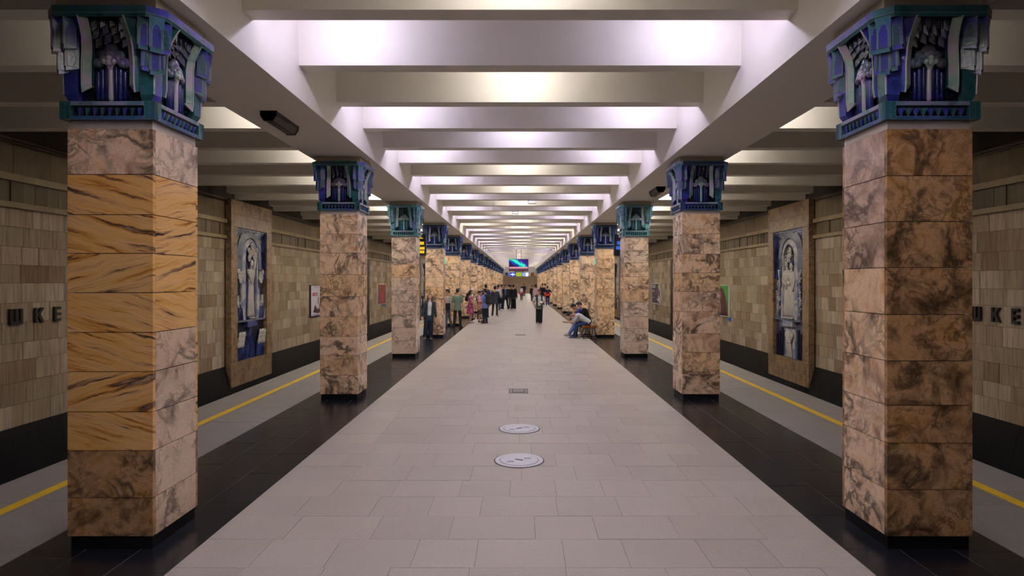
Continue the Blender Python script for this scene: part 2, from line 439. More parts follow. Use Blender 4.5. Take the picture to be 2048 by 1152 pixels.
# ------------------------------------------------------------------ side walls
rng = random.Random(23)
RELIEF_Y = [20.52, 56.6]; RELIEF_W = 3.1
NICHE_Y = 36.6
Z_T0, Z_T1 = -.51, 3.41
def wall(side):
    s = -1 if side == 'left' else 1
    X = lambda a, b: sorted((s * a, s * b))
    a, b = X(WALL_X + .02, WALL_X + .5)
    w = tag(MB().box(a, b, Y_BACK, Y_END + 3, -1.8, SLAB_Z + .1).build('wall_' + side, M['mortar']), 'sandstone tiled track wall on the %s side' % side, kind='structure')
    hs = [rng.uniform(.31, .40) for _ in range(11)]; k = (Z_T1 - Z_T0) / sum(hs)
    zs = [Z_T0]
    for h in hs: zs.append(zs[-1] + h * k)
    blocked = lambda y0, y1: any(y0 > c - RELIEF_W/2 + .05 and y1 < c + RELIEF_W/2 - .05 for c in RELIEF_Y)
    far = MB(); cnt = 0
    cand = []
    for z0, z1 in zip(zs, zs[1:]):
        y = Y_BACK + rng.uniform(-.4, 0)
        while y < Y_END + 2.5:
            yb = y + rng.choice((.42, .5, .55, .62, .7))
            if not blocked(y, yb): cand.append((y, yb, z0, z1, rng.uniform(-.006, .004)))
            y = yb
    near = sorted([c for c in cand if 10.2 < c[1]], key=lambda c: c[0])[:296]
    ns = set(near)
    for c in cand:
        y, yb, z0, z1, dx = c
        a, b = X(WALL_X + dx, WALL_X + .04)
        if c in ns: slab('wall_tile', M['tile'], w, a, b, y + .003, yb - .003, z0 + .003, z1 - .003)
        else: far.box(a, b, y + .003, yb - .003, z0 + .003, z1 - .003)
    tag(far.build('wall_tile', M['tile'], w), kind='stuff')
    # frieze: two strips with upright slabs between, large slabs above
    a, b = X(WALL_X - .10, WALL_X + .04)
    far = MB()
    def run(z0, z1, lo, hi, mat, name, n_obj, x_a, x_b, jit=0.0):
        far = MB(); y = Y_BACK; cnt = 0
        while y < Y_END + 2.5:
            yb = y + rng.uniform(lo, hi); j = rng.uniform(-jit, jit)
            if not blocked(y, yb):
                a, b = X(x_a + j, x_b)
                if yb > 10.2 and cnt < n_obj:
                    slab(name, mat, w, a, b, y + .002, yb - .002, z0, z1); cnt += 1
                else: far.box(a, b, y + .002, yb - .002, z0, z1)
            y = yb
        tag(far.build(name, mat, w), kind='stuff')
    run(3.41, 3.51, 1.0, 1.4, M['strip'], 'lower_strip', 16, WALL_X - .09, WALL_X + .04)
    run(3.89, 4.01, 1.0, 1.4, M['strip'], 'upper_strip', 16, WALL_X - .09, WALL_X + .04)
    run(3.515, 3.885, .275, .295, M['frieze'], 'frieze_slab', 70, WALL_X - .02, WALL_X + .04, .02)
    run(4.015, 4.66, .8, 1.2, M['upper_slab'], 'upper_slab', 24, WALL_X - .005, WALL_X + .04, .004)
    # black battered base: slabs
    def base_piece(mb, y0, y1):
        p = [(s * (WALL_X + .03), -.515), (s * (WALL_X - .03), -.515), (s * (WALL_X - .34), -1.7), (s * (WALL_X + .03), -1.7)]
        mb.prism([(x, z) for x, z in p], y1 - y0, 'y', y0)
    far = MB(); y = Y_BACK; cnt = 0
    while y < Y_END + 2.5:
        yb = y + rng.uniform(.5, .62)
        if yb > 10.2 and cnt < 26:
            m = MB(); base_piece(m, y + .002, yb - .002); m.build('base_slab', M['black'], w); cnt += 1
        else: base_piece(far, y + .002, yb - .002)
        y = yb
    tag(far.build('base_slab', M['black'], w), kind='stuff')
    # cable conduit along the wall top
    m = MB(); x = s * (WALL_X - .07)
    m.tube([(x, y, 4.60 + .012 * math.sin(y * 1.7)) for y in [Y_BACK + 1 + 1.5 * i for i in range(76)]], .022, 6)
    m.tube([(x + s * .02, y, 4.545 + .008 * math.sin(y * 1.1)) for y in [Y_BACK + 1 + 1.5 * i for i in range(76)]], .012, 6)
    m.build('cable_conduit', M['dark_metal'], w)
    return w
walls = {k: wall(k) for k in ('left', 'right')}
tag(MB().box(-9.6, 9.6, Y_BACK - .3, Y_BACK, -1.9, SLAB_Z + .3).build('wall_back', M['upper_slab']), 'stone wall behind the viewer closing the hall', kind='structure')

# ------------------------------------------------------------------ far end: stairs up to the concourse
for s in (-1, 1):
    a, b = sorted((s * 3.05, s * 9.5))
    tag(MB().box(a, b, Y_END + 2.6, Y_END + 3.2, -1.9, SLAB_Z + .3).build('wall_end_' + ('left' if s < 0 else 'right'), M['upper_slab']), 'stone end wall beside the far stairs on the %s' % ('left' if s < 0 else 'right'), kind='structure')
    a, b = sorted((s * 3.05, s * 3.5))
    tag(MB().box(a, b, Y_END + .2, Y_END + 12, -.1, SLAB_Z).build('wall_stair_' + ('left' if s < 0 else 'right'), M['stair']), 'side wall of the far staircase on the %s' % ('left' if s < 0 else 'right'), kind='structure')
stair = tag(empty('staircase', (0, Y_END, 0)), 'broad brown marble staircase at the far end of the hall', 'staircase')
y = 0.0; z = 0.0
for i in range(20):
    if i == 11: y += 1.6
    z += .16
    MB().box(-3.04, 3.04, y, y + .34 + (1.62 if i == 10 else 0), z - .17, z - .02).build('step', M['stair'], stair)
    MB().box(-3.04, 3.04, y - .02, y + .34, z - .02, z).build('tread', M['marble_pale'] if i == 10 else M['stair'], stair)
    y += .32
MB().box(-3.04, 3.04, y, 11.55, z - .2, z).build('landing', M['stair'], stair)
tag(MB().box(-9.5, 9.5, Y_END + 11.6, Y_END + 12, -.2, SLAB_Z + .3).build('wall_end', M['grey_wall']), 'grey plaster wall above the far stairs', kind='structure')
o = tag(empty('ticket_machine', (-2.55, Y_END + y + .7, z)), 'blue ticket machine standing at the top of the far stairs', 'machine')
mb_blue = plain('machine_blue', (.03, .10, .45), .4)
MB().box(-.28, .28, -.25, .25, 0, .62).build('body', mb_blue, o); MB().box(-.2, .2, -.28, -.24, .25, .5).build('screen', M['black_plastic'], o)
o = tag(empty('wooden_stand', (2.35, Y_END + y + .6, z)), 'brown wooden display stand at the top of the far stairs', 'stand')
MB().box(-.3, .3, -.2, .2, 0, .55).build('body', M['wood'], o); MB().box(-.35, .35, -.24, .24, .55, .6).build('top', M['wood'], o)
# ------------------------------------------------------------------ columns
rng = random.Random(5)
A = COL_W / 2
PAL = {  # cream edge, leaf tone a, leaf tone b, deep niche, blossom, flutes
    'mixed': dict(cream=(.47, .44, .37), a=(.032, .115, .125), b=(.042, .046, .26), deep=(.006, .008, .02), bl=(.12, .105, .14), fl=(.010, .014, .075)),
    'blue': dict(cream=(.44, .44, .48), a=(.028, .085, .16), b=(.032, .036, .20), deep=(.005, .006, .016), bl=(.16, .15, .21), fl=(.012, .018, .12)),
    'teal': dict(cream=(.45, .49, .45), a=(.13, .27, .28), b=(.09, .20, .24), deep=(.012, .03, .035), bl=(.24, .30, .29), fl=(.02, .11, .12)),
}
def face_parts(P, flip):
    """pieces of one capital face, face towards -Y; returns dict name -> list of MB"""
    out = {'petal': [], 'blossom': [], 'pendant': [], 'zigzag': []}
    r = rng.random
    for s in (-1, 1):
        m = MB()
        # flaring petal slab: profile in (out, z), swept over three widths, pointed foot
        prof = [(3.575, .352, 0), (3.64, .362, .0), (3.80, .362, .0), (3.92, .366, .008), (4.0, .382, .016), (4.07, .415, .024), (4.135, .452, .028)]
        ui, uo = .148, .262
        um = .205
        L = []
        for i, (z, o, w) in enumerate(prof):
            zi = z + (.075 if i == 0 else 0)
            L.append([(s * (ui - w), -o + .03, zi if i else z + .055), (s * (ui + .055 - w), -o - .004, z if i else z - .0), (s * uo, -o + .055, z if i else z - .0 + .03), (s * (uo + .01), -.29, z if i else z + .03), (s * (ui - w * .5), -.29, z if i else z + .06)])
        n = 5
        for k in range(len(L) - 1):
            a, b = L[k], L[k+1]
            for i in range(n):
                j = (i + 1) % n
                m.col = (P['cream'], P['a'] if (s > 0) != flip else P['b'], P['deep'], P['deep'], P['a'])[i]
                m.add([a[i], a[j], b[j], b[i]], [(0, 1, 2, 3)])
        m.col = P['cream']; m.add(L[0], [tuple(range(5))]); m.add(L[-1], [tuple(range(5))])
        # pale edge bead of the petal
        m.col = P['cream']
        m.tube([(s * (ui + .055 - w), -o - .004, z) for z, o, w in prof], .007, 5)
        out['petal'].append(m)
    m = MB()
    for i in range(7):                                  # fluted stems
        u = -.105 + i * .035
        if i == 3: continue
        m.col = tuple(P['fl'][k] * .6 + P['b'][k] * .4 for k in range(3)) if i % 2 else P['fl']
        h = 3.735 + .02 * (3 - abs(i - 3))
        m.capsule((u, -.315, 3.535), (u, -.318, h), .0165, .0165, 8)
    m.col = P['cream']
    m.capsule((0, -.325, 3.53), (0, -.33, 3.78), .02, .018, 8)
    for s in (-1, 1):                                   # trunk flares out
        m.tube([(0, -.333, 3.74), (s * .014, -.336, 3.785), (s * .034, -.34, 3.808), (s * .052, -.34, 3.818)], .012, 6)
    fl = .6
    m.col = P['bl']
    for (u, z, rr, oo) in ((0, 3.905, .062, .318), (-.062, 3.872, .045, .316), (.062, 3.872, .045, .316), (-.108, 3.815, .042, .314), (.108, 3.815, .042, .314)):
        m.ell((u, -oo, z), rr, .026, rr, 12, 7)
    m.col = tuple(min(1, x * 1.3) for x in P['bl'])
    for (u, z, rr, oo) in ((0, 3.872, .044, .336), (-.05, 3.838, .034, .334), (.05, 3.838, .034, .334), (-.083, 3.805, .03, .33), (.083, 3.805, .03, .33)):
        m.ell((u, -oo, z), rr, .024, rr, 12, 7)
    m.col = P['cream']
    for (u, z, rr) in ((0, 3.84, .026), (-.036, 3.815, .022), (.036, 3.815, .022), (0, 3.81, .028)):
        m.ell((u, -.352, z), rr, .016, rr, 10, 6)
    out['blossom'].append(m)
    for i in range(4):                                  # pendants above the blossom
        u = -.105 + i * .07
        m = MB(); m.col = P['fl'] if i % 2 else P['deep']
        z0 = 3.945 + .025 * (abs(i - 1.5) < 1)
        for k, (za, zb, o) in enumerate(((z0, 4.135, .345), (z0 + .06, 4.135, .372), (z0 + .11, 4.135, .395))):
            hw = .033 - k * .003
            m.add([(u - hw, -.29, za), (u + hw, -.29, za), (u + hw, -o + .02, za + .012), (u, -o, za - .02), (u - hw, -o + .02, za + .012),
                   (u - hw, -.29, zb), (u + hw, -.29, zb), (u + hw, -o + .01, zb), (u, -o - .005, zb), (u - hw, -o + .01, zb)],
                  [(0, 1, 2, 3, 4), (5, 6, 7, 8, 9), (0, 1, 6, 5), (1, 2, 7, 6), (2, 3, 8, 7), (3, 4, 9, 8), (4, 0, 5, 9)])
        out['pendant'].append(m)
    m = MB()
    for i in range(9):                                  # zigzag teeth inside the band frame
        u0 = -.262 + i * .0583; u1 = u0 + .0583; um = (u0 + u1) / 2
        m.col = tuple(x * 1.0 for x in P['a']) if i % 2 else P['b']
        m.add([(u0, -.338, 3.455), (u1, -.338, 3.455), (um, -.338, 3.388), (u0, -.34, 3.452), (u1, -.362, 3.452), (um, -.352, 3.39), (um, -.366, 3.45)],
              [(0, 1, 2), (0, 6, 5, 2), (6, 4, 5), (4, 1, 2, 5), (0, 1, 4, 6)])
    out['zigzag'].append(m)
    return out
def corner_part(P):
    """stepped stalactite cluster at the (+x, -y) corner"""
    m = MB()
    def pr(cx, cy, r_, z0, z1, col, col2, tip=.03, flare=.0):
        # rotated square prism with a V foot; two visible tones
        d = Vector((1, -1, 0)).normalized()
        pts = [(cx + r_, cy), (cx, cy - r_), (cx - r_, cy), (cx, cy + r_)]
        f = flare
        top = [(cx + r_ + f, cy), (cx, cy - r_ - f), (cx - r_, cy), (cx, cy + r_)]
        zz = [z0 + .0, z0 + .0, z0 + tip, z0 + tip]
        mid = (z0 + z1) / 2
        V = [(p[0], p[1], z) for p, z in zip(pts, zz)] + [(p[0], p[1], mid) for p in pts] + [(p[0], p[1], z1) for p in top]
        for i in range(4):
            j = (i + 1) % 4
            m.col = (col, col2, col, col2)[i]
            m.add([V[i], V[j], V[j+4], V[i+4]], [(0, 1, 2, 3)]); m.add([V[i+4], V[j+4], V[j+8], V[i+8]], [(0, 1, 2, 3)])
        m.col = P['cream']; m.add(V[:4], [(0, 1, 2, 3)]); m.add(V[8:], [(0, 1, 2, 3)])
        # pointed-arch facets on the two outer sides
        for (ax, ay, bx, by) in ((cx + r_, cy, cx, cy - r_), (cx + r_, cy, cx, cy + r_), (cx, cy - r_, cx - r_, cy)):
            nx, ny = (ay - by), (bx - ax); l_ = math.hypot(nx, ny); nx, ny = nx / l_, ny / l_
            if nx * (ax + bx - 2 * cx) + ny * (ay + by - 2 * cy) < 0: nx, ny = -nx, -ny
            m.col = tuple(.6 * v for v in (col2 if ay > by else col))
            og = [(.12, z0 + .035), (.88, z0 + .035), (.88, z1 - .11), (.74, z1 - .07), (.5, z1 - .035), (.26, z1 - .07), (.12, z1 - .11)]
            pts = [(ax + (bx - ax) * u + nx * .006, ay + (by - ay) * u + ny * .006, z) for u, z in og]
            pb = [(p_[0] - nx * .012, p_[1] - ny * .012, p_[2]) for p_ in pts]
            n_ = len(pts)
            m.add(pts + pb, [tuple(range(n_))] + [(i, (i + 1) % n_, (i + 1) % n_ + n_, i + n_) for i in range(n_)])
    # lower tier: square corner shaft with tapered foot
    a0, a1 = .245, .352
    for (z0, z1, k0, k1) in ((3.505, 3.56, .93, 1.0), (3.56, 3.80, 1.0, 1.02)):
        q0 = [(a0, -a0), (a1 * k0, -a0), (a1 * k0, -a1 * k0), (a0, -a1 * k0)]; q1 = [(a0, -a0), (a1 * k1, -a0), (a1 * k1, -a1 * k1), (a0, -a1 * k1)]
        for i in range(4):
            j = (i + 1) % 4; m.col = (P['b'], P['b'], P['a'], P['a'])[i]
            m.add([q0[i] + (z0,), q0[j] + (z0,), q1[j] + (z1,), q1[i] + (z1,)], [(0, 1, 2, 3)])
    m.col = P['cream']; m.tube([(a1, -a1, 3.56), (a1 * 1.02, -a1 * 1.02, 3.80)], .007, 5)
    lo = MB(); lo.v, lo.f, lo.c = m.v, m.f, m.c
    m = MB()
    pr(.345, -.295, .062, 3.73, 4.0, P['a'], P['b']); pr(.295, -.345, .062, 3.73, 4.0, P['b'], P['a']); pr(.352, -.352, .05, 3.70, 4.0, P['a'], P['b'])
    mi = m; m = MB()
    pr(.385, -.285, .058, 3.885, 4.135, P['b'], P['a'], .02, .015); pr(.285, -.385, .058, 3.885, 4.135, P['a'], P['b'], .02, .015)
    pr(.372, -.372, .062, 3.865, 4.135, P['a'], P['b'], .02, .015); pr(.335, -.335, .07, 3.93, 4.135, P['b'], P['b'])
    hi = m
    return {'corner_shaft': [lo], 'corner_tier': [mi, hi]}
def core_mesh(P):
    m = MB(); m.col = P['deep']
    m.box(-.30, .30, -.30, .30, 3.49, 4.14)
    m.box(-.338, .338, -.338, .338, 3.36, 3.495)
    return m
def band_mesh(P):
    m = MB()
    for k in range(4):
        q = MB(); q.col = P['a']
        q.box(-.372, -.285, -.372, -.33, 3.36, 3.50); q.box(.285, .372, -.372, -.33, 3.36, 3.50)
        q.col = tuple(.6 * a + .4 * b for a, b in zip(P['a'], P['b']))
        q.box(-.285, .285, -.370, -.33, 3.36, 3.386)
        q.col = tuple(.5 * a + .5 * b for a, b in zip(P['cream'], P['b']))
        q.box(-.285, .285, -.372, -.33, 3.47, 3.50)
        q.col = P['deep']; q.box(-.285, .285, -.352, -.33, 3.46, 3.472)
        m.join(q, Matrix.Rotation(k * PI / 2, 4, 'Z'))
    return m
def cornice_mesh(P):
    m = MB()
    def octo(h, c): return [(-h + c, -h), (h - c, -h), (h, -h + c), (h, h - c), (h - c, h), (-h + c, h), (-h, h - c), (-h, -h + c)]
    for (z0, z1, h0, h1, col) in ((4.125, 4.15, .452, .468, P['a']), (4.15, 4.205, .468, .470, P['b'])):
        a, b = octo(h0, .11), octo(h1, .11)
        for i in range(8):
            j = (i + 1) % 8
            m.col = P['a'] if (i * 3) % 4 < 2 else col
            m.add([a[i] + (z0,), a[j] + (z0,), b[j] + (z1,), b[i] + (z1,)], [(0, 1, 2, 3)])
        m.col = P['deep']; m.add([p + (z0,) for p in a], [tuple(range(8))]); m.add([p + (z1,) for p in b], [tuple(range(8))])
    return m
ORD = ['first', 'second', 'third', 'fourth', 'fifth', 'sixth', 'seventh', 'eighth', 'ninth', 'tenth', 'eleventh', 'twelfth', 'thirteenth', 'fourteenth', 'fifteenth', 'sixteenth', 'seventeenth']
CAPS = {}
for key, P in PAL.items():
    parts = []
    joined = MB()
    for k in range(4):
        R = Matrix.Rotation(k * PI / 2, 4, 'Z')
        for src in (face_parts(P, k % 2 == 1), corner_part(P)):
            for nm, lst in src.items():
                for m in lst:
                    q = MB().join(m, R); joined.join(q)
                    me = q.mesh(nm, weld=True); me.materials.append(M['glaze'])
                    if nm == 'blossom': me.polygons.foreach_set('use_smooth', [True] * len(me.polygons))
                    parts.append((nm, me))
    core, band, corn = core_mesh(P).mesh('capital'), band_mesh(P).mesh('band'), cornice_mesh(P).mesh('cornice', weld=True)
    for me in (core, band, corn): me.materials.append(M['glaze'])
    joined.join(core_mesh(P)).join(band_mesh(P)).join(cornice_mesh(P))
    jm = joined.mesh('capital'); jm.materials.append(M['glaze'])
    CAPS[key] = (core, band, corn, parts, jm)
neck_me = MB().box(-.322, .322, -.322, .322, 3.29, 3.362).mesh('neck'); neck_me.materials.append(M['neck'])
block_me = MB().box(-.385, .385, -.385, .385, 4.204, GIR_Z).mesh('top_block'); block_me.materials.append(M['cream_block'])
plinth_me = MB().box(-.318, .318, -.318, .318, 0, .105).mesh('plinth'); plinth_me.materials.append(M['black'])
coreshaft_me = MB().box(-.30, .30, -.30, .30, .05, 3.30).mesh('shaft_core'); coreshaft_me.materials.append(M['mortar'])
COURSES = {(-1, 0): [92, 81, 78, 79, 80, 79, 81, 78, 95, 78], (1, 0): [93, 91, 91, 93, 92, 88, 75, 92, 93]}
LOOKS = ['golden diagonal-striped slabs', 'peach slabs', 'pink-brown slabs']
def column(side, k):
    s = -1 if side == 'left' else 1
    y = COL_Y0 + A + k * COL_DY
    c = empty('marble_column', (s * COL_XC, y, 0))
    pal = 'teal' if k == 2 else ('mixed' if k == 0 or (k == 1 and s < 0) else 'blue')
    if k == 0:
        lab = 'large nearest column of golden diagonally striped marble, left foreground' if s < 0 else 'large nearest column of brown mottled marble, right foreground'
    elif k == 2: lab = 'third column from the front in the %s row, with pale teal capital' % side
    else: lab = '%s column from the front in the %s row, peach marble with blue capital' % (ORD[k], side)
    tag(c, lab, 'column', 'marble columns along the hall')
    link('plinth', plinth_me, None, c); link('shaft_core', coreshaft_me, None, c)
    hs = COURSES.get((s, k)) or [rng.choice((.31, .33, .36)) for _ in range(9)]
    f = 3.19 / sum(hs); z = 3.295
    main = rng.choice(('marble_peach', 'marble_peach', 'marble_tan')) if k != 2 else 'marble_pale'
    far = MB()
    for ci, h in enumerate(hs):
        z0 = z - h * f
        if k == 0 and s < 0: mats = ['marble_gold' if 1 <= ci <= 7 else ('marble_peach' if ci == 0 else 'marble_brown')] * 4; mats[1] = 'marble_pale' if ci not in (1, 2, 3, 4) else 'marble_gold'
        elif k == 0: mats = ['marble_brown'] * 4; mats[3] = 'marble_rose' if ci < 3 else 'marble_peach'
        else:
            mt = main if rng.random() < .7 else rng.choice(('marble_peach', 'marble_tan', 'marble_tan', 'marble_peach', 'marble_pale' if k == 2 else 'marble_tan')); mats = [mt] * 4
        for fi in range(4):
            if k <= 5:
                g = .0015; o_ = rng.uniform(0, .0015)
                if fi == 0: q = (-A + g, A - g, -A - o_, -.30)
                elif fi == 2: q = (-A + g, A - g, .30, A + o_)
                elif fi == 1: q = (.30, A + o_, -.301, .301)
                else: q = (-A - o_, -.30, -.301, .301)
                slab('cladding_slab', M[mats[fi]], c, q[0], q[1], q[2], q[3], z0 + (.003 if k < 2 else .004), z - (.003 if k < 2 else .004))
        if k > 5: far.box(-A, A, -A, A, z0 + .002, z - .002)
        z = z0
    if k > 5: far.build('cladding', M['marble_peach'], c)
    link('neck', neck_me, None, c); link('top_block', block_me, None, c)
    core, band, corn, parts, jm = CAPS[pal]
    if k <= 4:
        cap = link('capital', core, None, c)
        link('band', band, None, cap); link('cornice', corn, None, cap)
        for nm, me in parts: link(nm, me, None, cap)
    else: link('capital', jm, None, c)
    return c
for k in range(N_COL):
    for side in ('left', 'right'): column(side, k)
# ------------------------------------------------------------------ ceramic wall reliefs in marble surrounds
def ceramic(name, col, rough=.25, var=.3):
    t = NT(name); n = t.noise(t.pos(), 3.5, 5, .5)
    c = t.mix(n, tuple(x * (1 - var) for x in col), tuple(min(1, x * (1 + var)) for x in col))
    return t.done(c, rough, .5)
def two_tone(name, a, b, scale=2.2):
    t = NT(name); c = t.ramp(t.noise(t.pos(), scale, 4, .6), [(.42, a), (.58, b)])
    return t.done(c, .25, .5)
R_WHITE = two_tone('white_glazed_relief', (.50, .47, .44), (.22, .24, .34), 3.0)
R_CREAM = ceramic('cream_glazed_relief', (.52, .47, .42))
R_BLUE = two_tone('cobalt_glazed_relief', (.012, .016, .075), (.045, .06, .20), 2.0)
R_DARK = ceramic('navy_glazed_ground', (.010, .014, .032), .3)
R_GREY = two_tone('grey_blue_glazed_ground', (.045, .055, .09), (.15, .17, .22), 1.5)
def relief(side, yc, idx):
    s = -1 if side == 'left' else 1
    # local frame: +x to the viewer's right, -y out of the wall towards the viewer, z up; origin at the wall foot
    root = empty('wall_relief', (s * (WALL_X - .012), yc, 0), PI / 2 if s < 0 else -PI / 2)
    far = idx > 0
    kind = 'a woman lifting blossoming branches' if s < 0 else 'two robed figures under an arch'
    tag(root, ('near' if not far else 'distant') + ' ceramic wall relief of %s, %s wall' % (kind, side), 'relief', 'ceramic wall reliefs')
    D = .20; hw = RELIEF_W / 2; ow = 1.12; zb, zt = -1.17, 4.64; ob, ot = -.43, 3.80
    MB().box(-hw + .01, hw - .01, -.06, 0, zb + .01, zt - .01).build('backing', M['mortar'], root)
    r = random.Random(31 + s + idx)
    def piece(x0, x1, z0, z1): slab('frame_slab', M['marble_frame'], root, x0 + .003, x1 - .003, -D - r.uniform(0, .004), -.03, z0 + .003, z1 - .003)
    zz = [zb, -.80, ob]
    for z0, z1 in zip(zz, zz[1:]):
        for k in range(5): piece(-hw + k * RELIEF_W / 5, -hw + (k + 1) * RELIEF_W / 5, z0, z1)
    for z0, z1 in ((ot, 4.2), (4.2, zt)):
        for k in range(3): piece(-hw + k * RELIEF_W / 3, -hw + (k + 1) * RELIEF_W / 3, z0, z1)
    for k in range(8):
        z0 = ob + k * (ot - ob) / 8; z1 = z0 + (ot - ob) / 8
        piece(-hw, -ow, z0, z1); piece(ow, hw, z0, z1)
    # ground and stepped blue frame
    MB().box(-ow, ow, -.075, -.058, ob, ot).build('ground', R_GREY if s > 0 else R_DARK, root)
    for k in range(3):
        m = MB(); d = -.10 - .03 * (2 - k); t = .07 * k
        m.box(-ow, ow, d, -.07, ot - .07 - t, ot - .012 - t)
        fx = ow if s < 0 else -ow
        a, b = sorted((fx - (1 if fx > 0 else -1) * t, fx - (1 if fx > 0 else -1) * (t + .06)))
        m.box(a, b, d, -.07, 2.2, ot - .07 - t)
        m.build('frame_step', R_BLUE, root)
    # arches: half rings of wedge stones
    def arch(cx, cz, r0, r1, out, foot, mat, n=12):
        m = MB(); P = [(cx - r1, foot)] ; 
        outer = [(cx - r1, foot)] + [(cx - r1 * math.cos(PI * i / n), cz + r1 * math.sin(PI * i / n)) for i in range(n + 1)] + [(cx + r1, foot)]
        inner = [(cx - r0, foot)] + [(cx - r0 * math.cos(PI * i / n), cz + r0 * math.sin(PI * i / n)) for i in range(n + 1)] + [(cx + r0, foot)]
        for i in range(len(outer) - 1):
            q = [outer[i], outer[i+1], inner[i+1], inner[i]]
            m.add([(q[0][0], -.07, q[0][1]), (q[1][0], -.07, q[1][1]), (q[2][0], -.07, q[2][1]), (q[3][0], -.07, q[3][1]),
                   (q[0][0], -out + .03, q[0][1]), (q[1][0], -out + .03, q[1][1]), (q[2][0], -out, q[2][1]), (q[3][0], -out, q[3][1])],
                  [(0, 1, 2, 3), (4, 5, 6, 7), (0, 1, 5, 4), (1, 2, 6, 5), (2, 3, 7, 6), (3, 0, 4, 7)])
        m.build('arch', mat, root)
    cx = -.05 if s < 0 else .05
    arch(cx, 2.92, .62, .92, .15, 2.35, R_GREY); arch(cx, 2.9, .42, .60, .17, .85, R_WHITE)
    MB().prism([(cx - .42, .85), (cx + .42, .85), (cx + .42, 2.9), (cx + .25, 3.25), (cx, 3.36), (cx - .25, 3.25), (cx - .42, 2.9)], .03, 'y', -.105).build('inner_panel', R_BLUE if s < 0 else R_GREY, root)
    def ellf(m, x, z, rx, rz, out=.15, dy=.05): m.ell((x, -out, z), rx, dy, rz, 8, 6)
    def robe(m, x, z0, z1, w0, w1, out=.12):
        for i in range(5):          # pleats
            t = (i - 2) / 2
            m.capsule((x + t * w0, -out, z0 + .03 * (i % 2)), (x + t * w1, -out - .015, z1), .055 * w0 / .2, .05 * w1 / .14, 7)
    def figure(x, z0, H, arms):
        m = MB()
        robe(m, x, z0 + .12, z0 + H * .55, .19, .12); robe(m, x, z0 + H * .5, z0 + H * .80, .12, .16, .13)
        m.capsule((x - .17, -.13, z0 + H * .80), (x + .17, -.13, z0 + H * .80), .07, .07, 8)
        m.capsule((x, -.14, z0 + H * .80), (x, -.14, z0 + H * .87), .05, .045, 8)
        for k in (-1, 1): m.capsule((x + k * .09, -.15, z0 + .04), (x + k * .11, -.19, z0 + .03), .045, .04, 7)
        for (ax, az, bx, bz) in arms:
            sx = x + (.19 if ax > 0 else -.19)
            m.capsule((sx, -.14, z0 + H * .79), (x + ax, -.17, z0 + az), .055, .05, 7); m.capsule((x + ax, -.17, z0 + az), (x + bx, -.185, z0 + bz), .048, .036, 7)
            m.ell((x + bx, -.19, z0 + bz), .04, .03, .05, 7, 5)
        f = m.build('figure', R_CREAM, root, True)
        h = MB(); h.ell((x, -.155, z0 + H * .935), .085, .06, .12, 12, 9); h.ell((x, -.212, z0 + H * .925), .014, .02, .028, 6, 5)
        h.build('head', R_CREAM, f, True)
        h = MB(); h.ell((x, -.14, z0 + H * .965), .10, .055, .105, 10, 7); h.build('hair', R_BLUE, f, True)
        for k in (-1, 1): MB().ell((x + k * .032, -.208, z0 + H * .945), .014, .01, .008, 6, 5).build('eye', R_DARK, f, True)
        MB().ell((x, -.206, z0 + H * .893), .024, .01, .008, 6, 5).build('mouth', R_DARK, f, True)
    def bloom(m, x, z, q, out=.17):
        for k in range(5):
            a = k * 2 * PI / 5 + x * 3
            ellf(m, x + q * .6 * math.cos(a), z + q * .6 * math.sin(a), q * .5, q * .5, out, .03)
        ellf(m, x, z, q * .35, q * .35, out + .02, .03)
    def ball_branch(m, x, z0, z1, n):
        for k in range(n): ellf(m, x + r.uniform(-.13, .13), r.uniform(z0, z1), .045, .045, r.uniform(.13, .17), .035)
    if s < 0:
        figure(-.02, .86, 1.98, [(.26, 1.98, .14, 2.26), (-.25, 1.5, -.05, 1.2)])
        m = MB()
        for (x, z, q) in ((-.1, 3.02, .13), (.12, 3.1, .12), (.0, 3.26, .12), (-.2, 2.86, .11), (.28, 2.98, .11), (.38, 3.14, .09), (-.24, 3.12, .09), (.16, 2.9, .09)): bloom(m, x, z, q)
        m.capsule((.12, -.14, 2.95), (.0, -.15, 3.3), .02, .015, 6); m.build('blossom_branch', R_CREAM, root, True)
        for sx in (-1, 1):
            m = MB()
            for (x, z) in ((.72, 2.35), (.86, 2.25), (.78, 2.12), (.92, 2.42), (.68, 2.22)): bloom(m, sx * x, z, .09, .14)
            m.build('flower_spray', R_CREAM, root, True)
            for i, (x, w, h) in enumerate(((.62, .13, 1.85), (.78, .12, 1.45), (.92, .13, 1.65), (1.02, .1, 1.2))):
                MB().box(sx * x - w / 2, sx * x + w / 2, -.13 - .02 * (i % 2), -.07, .86, h).build('tower_block', R_WHITE, root)
            m = MB(); 
            for k in range(4): m.capsule((sx * (.66 + .09 * k), -.13, .9), (sx * (.72 + .1 * k), -.15, 1.25 + .1 * (k % 2)), .05, .02, 7)
            m.build('leaf_cluster', R_BLUE, root, True)
    else:
        figure(-.14, .86, 1.95, [(-.24, 1.25, -.02, 1.12), (.2, 1.3, .05, 1.02)]); figure(.24, .86, 1.88, [(.26, 1.2, .16, .95), (-.2, 1.25, -.08, 1.15)])
        m = MB(); ball_branch(m, .1, 2.75, 3.2, 26); ball_branch(m, -.05, 2.78, 2.98, 12); m.build('grape_bunch', R_CREAM, root, True)
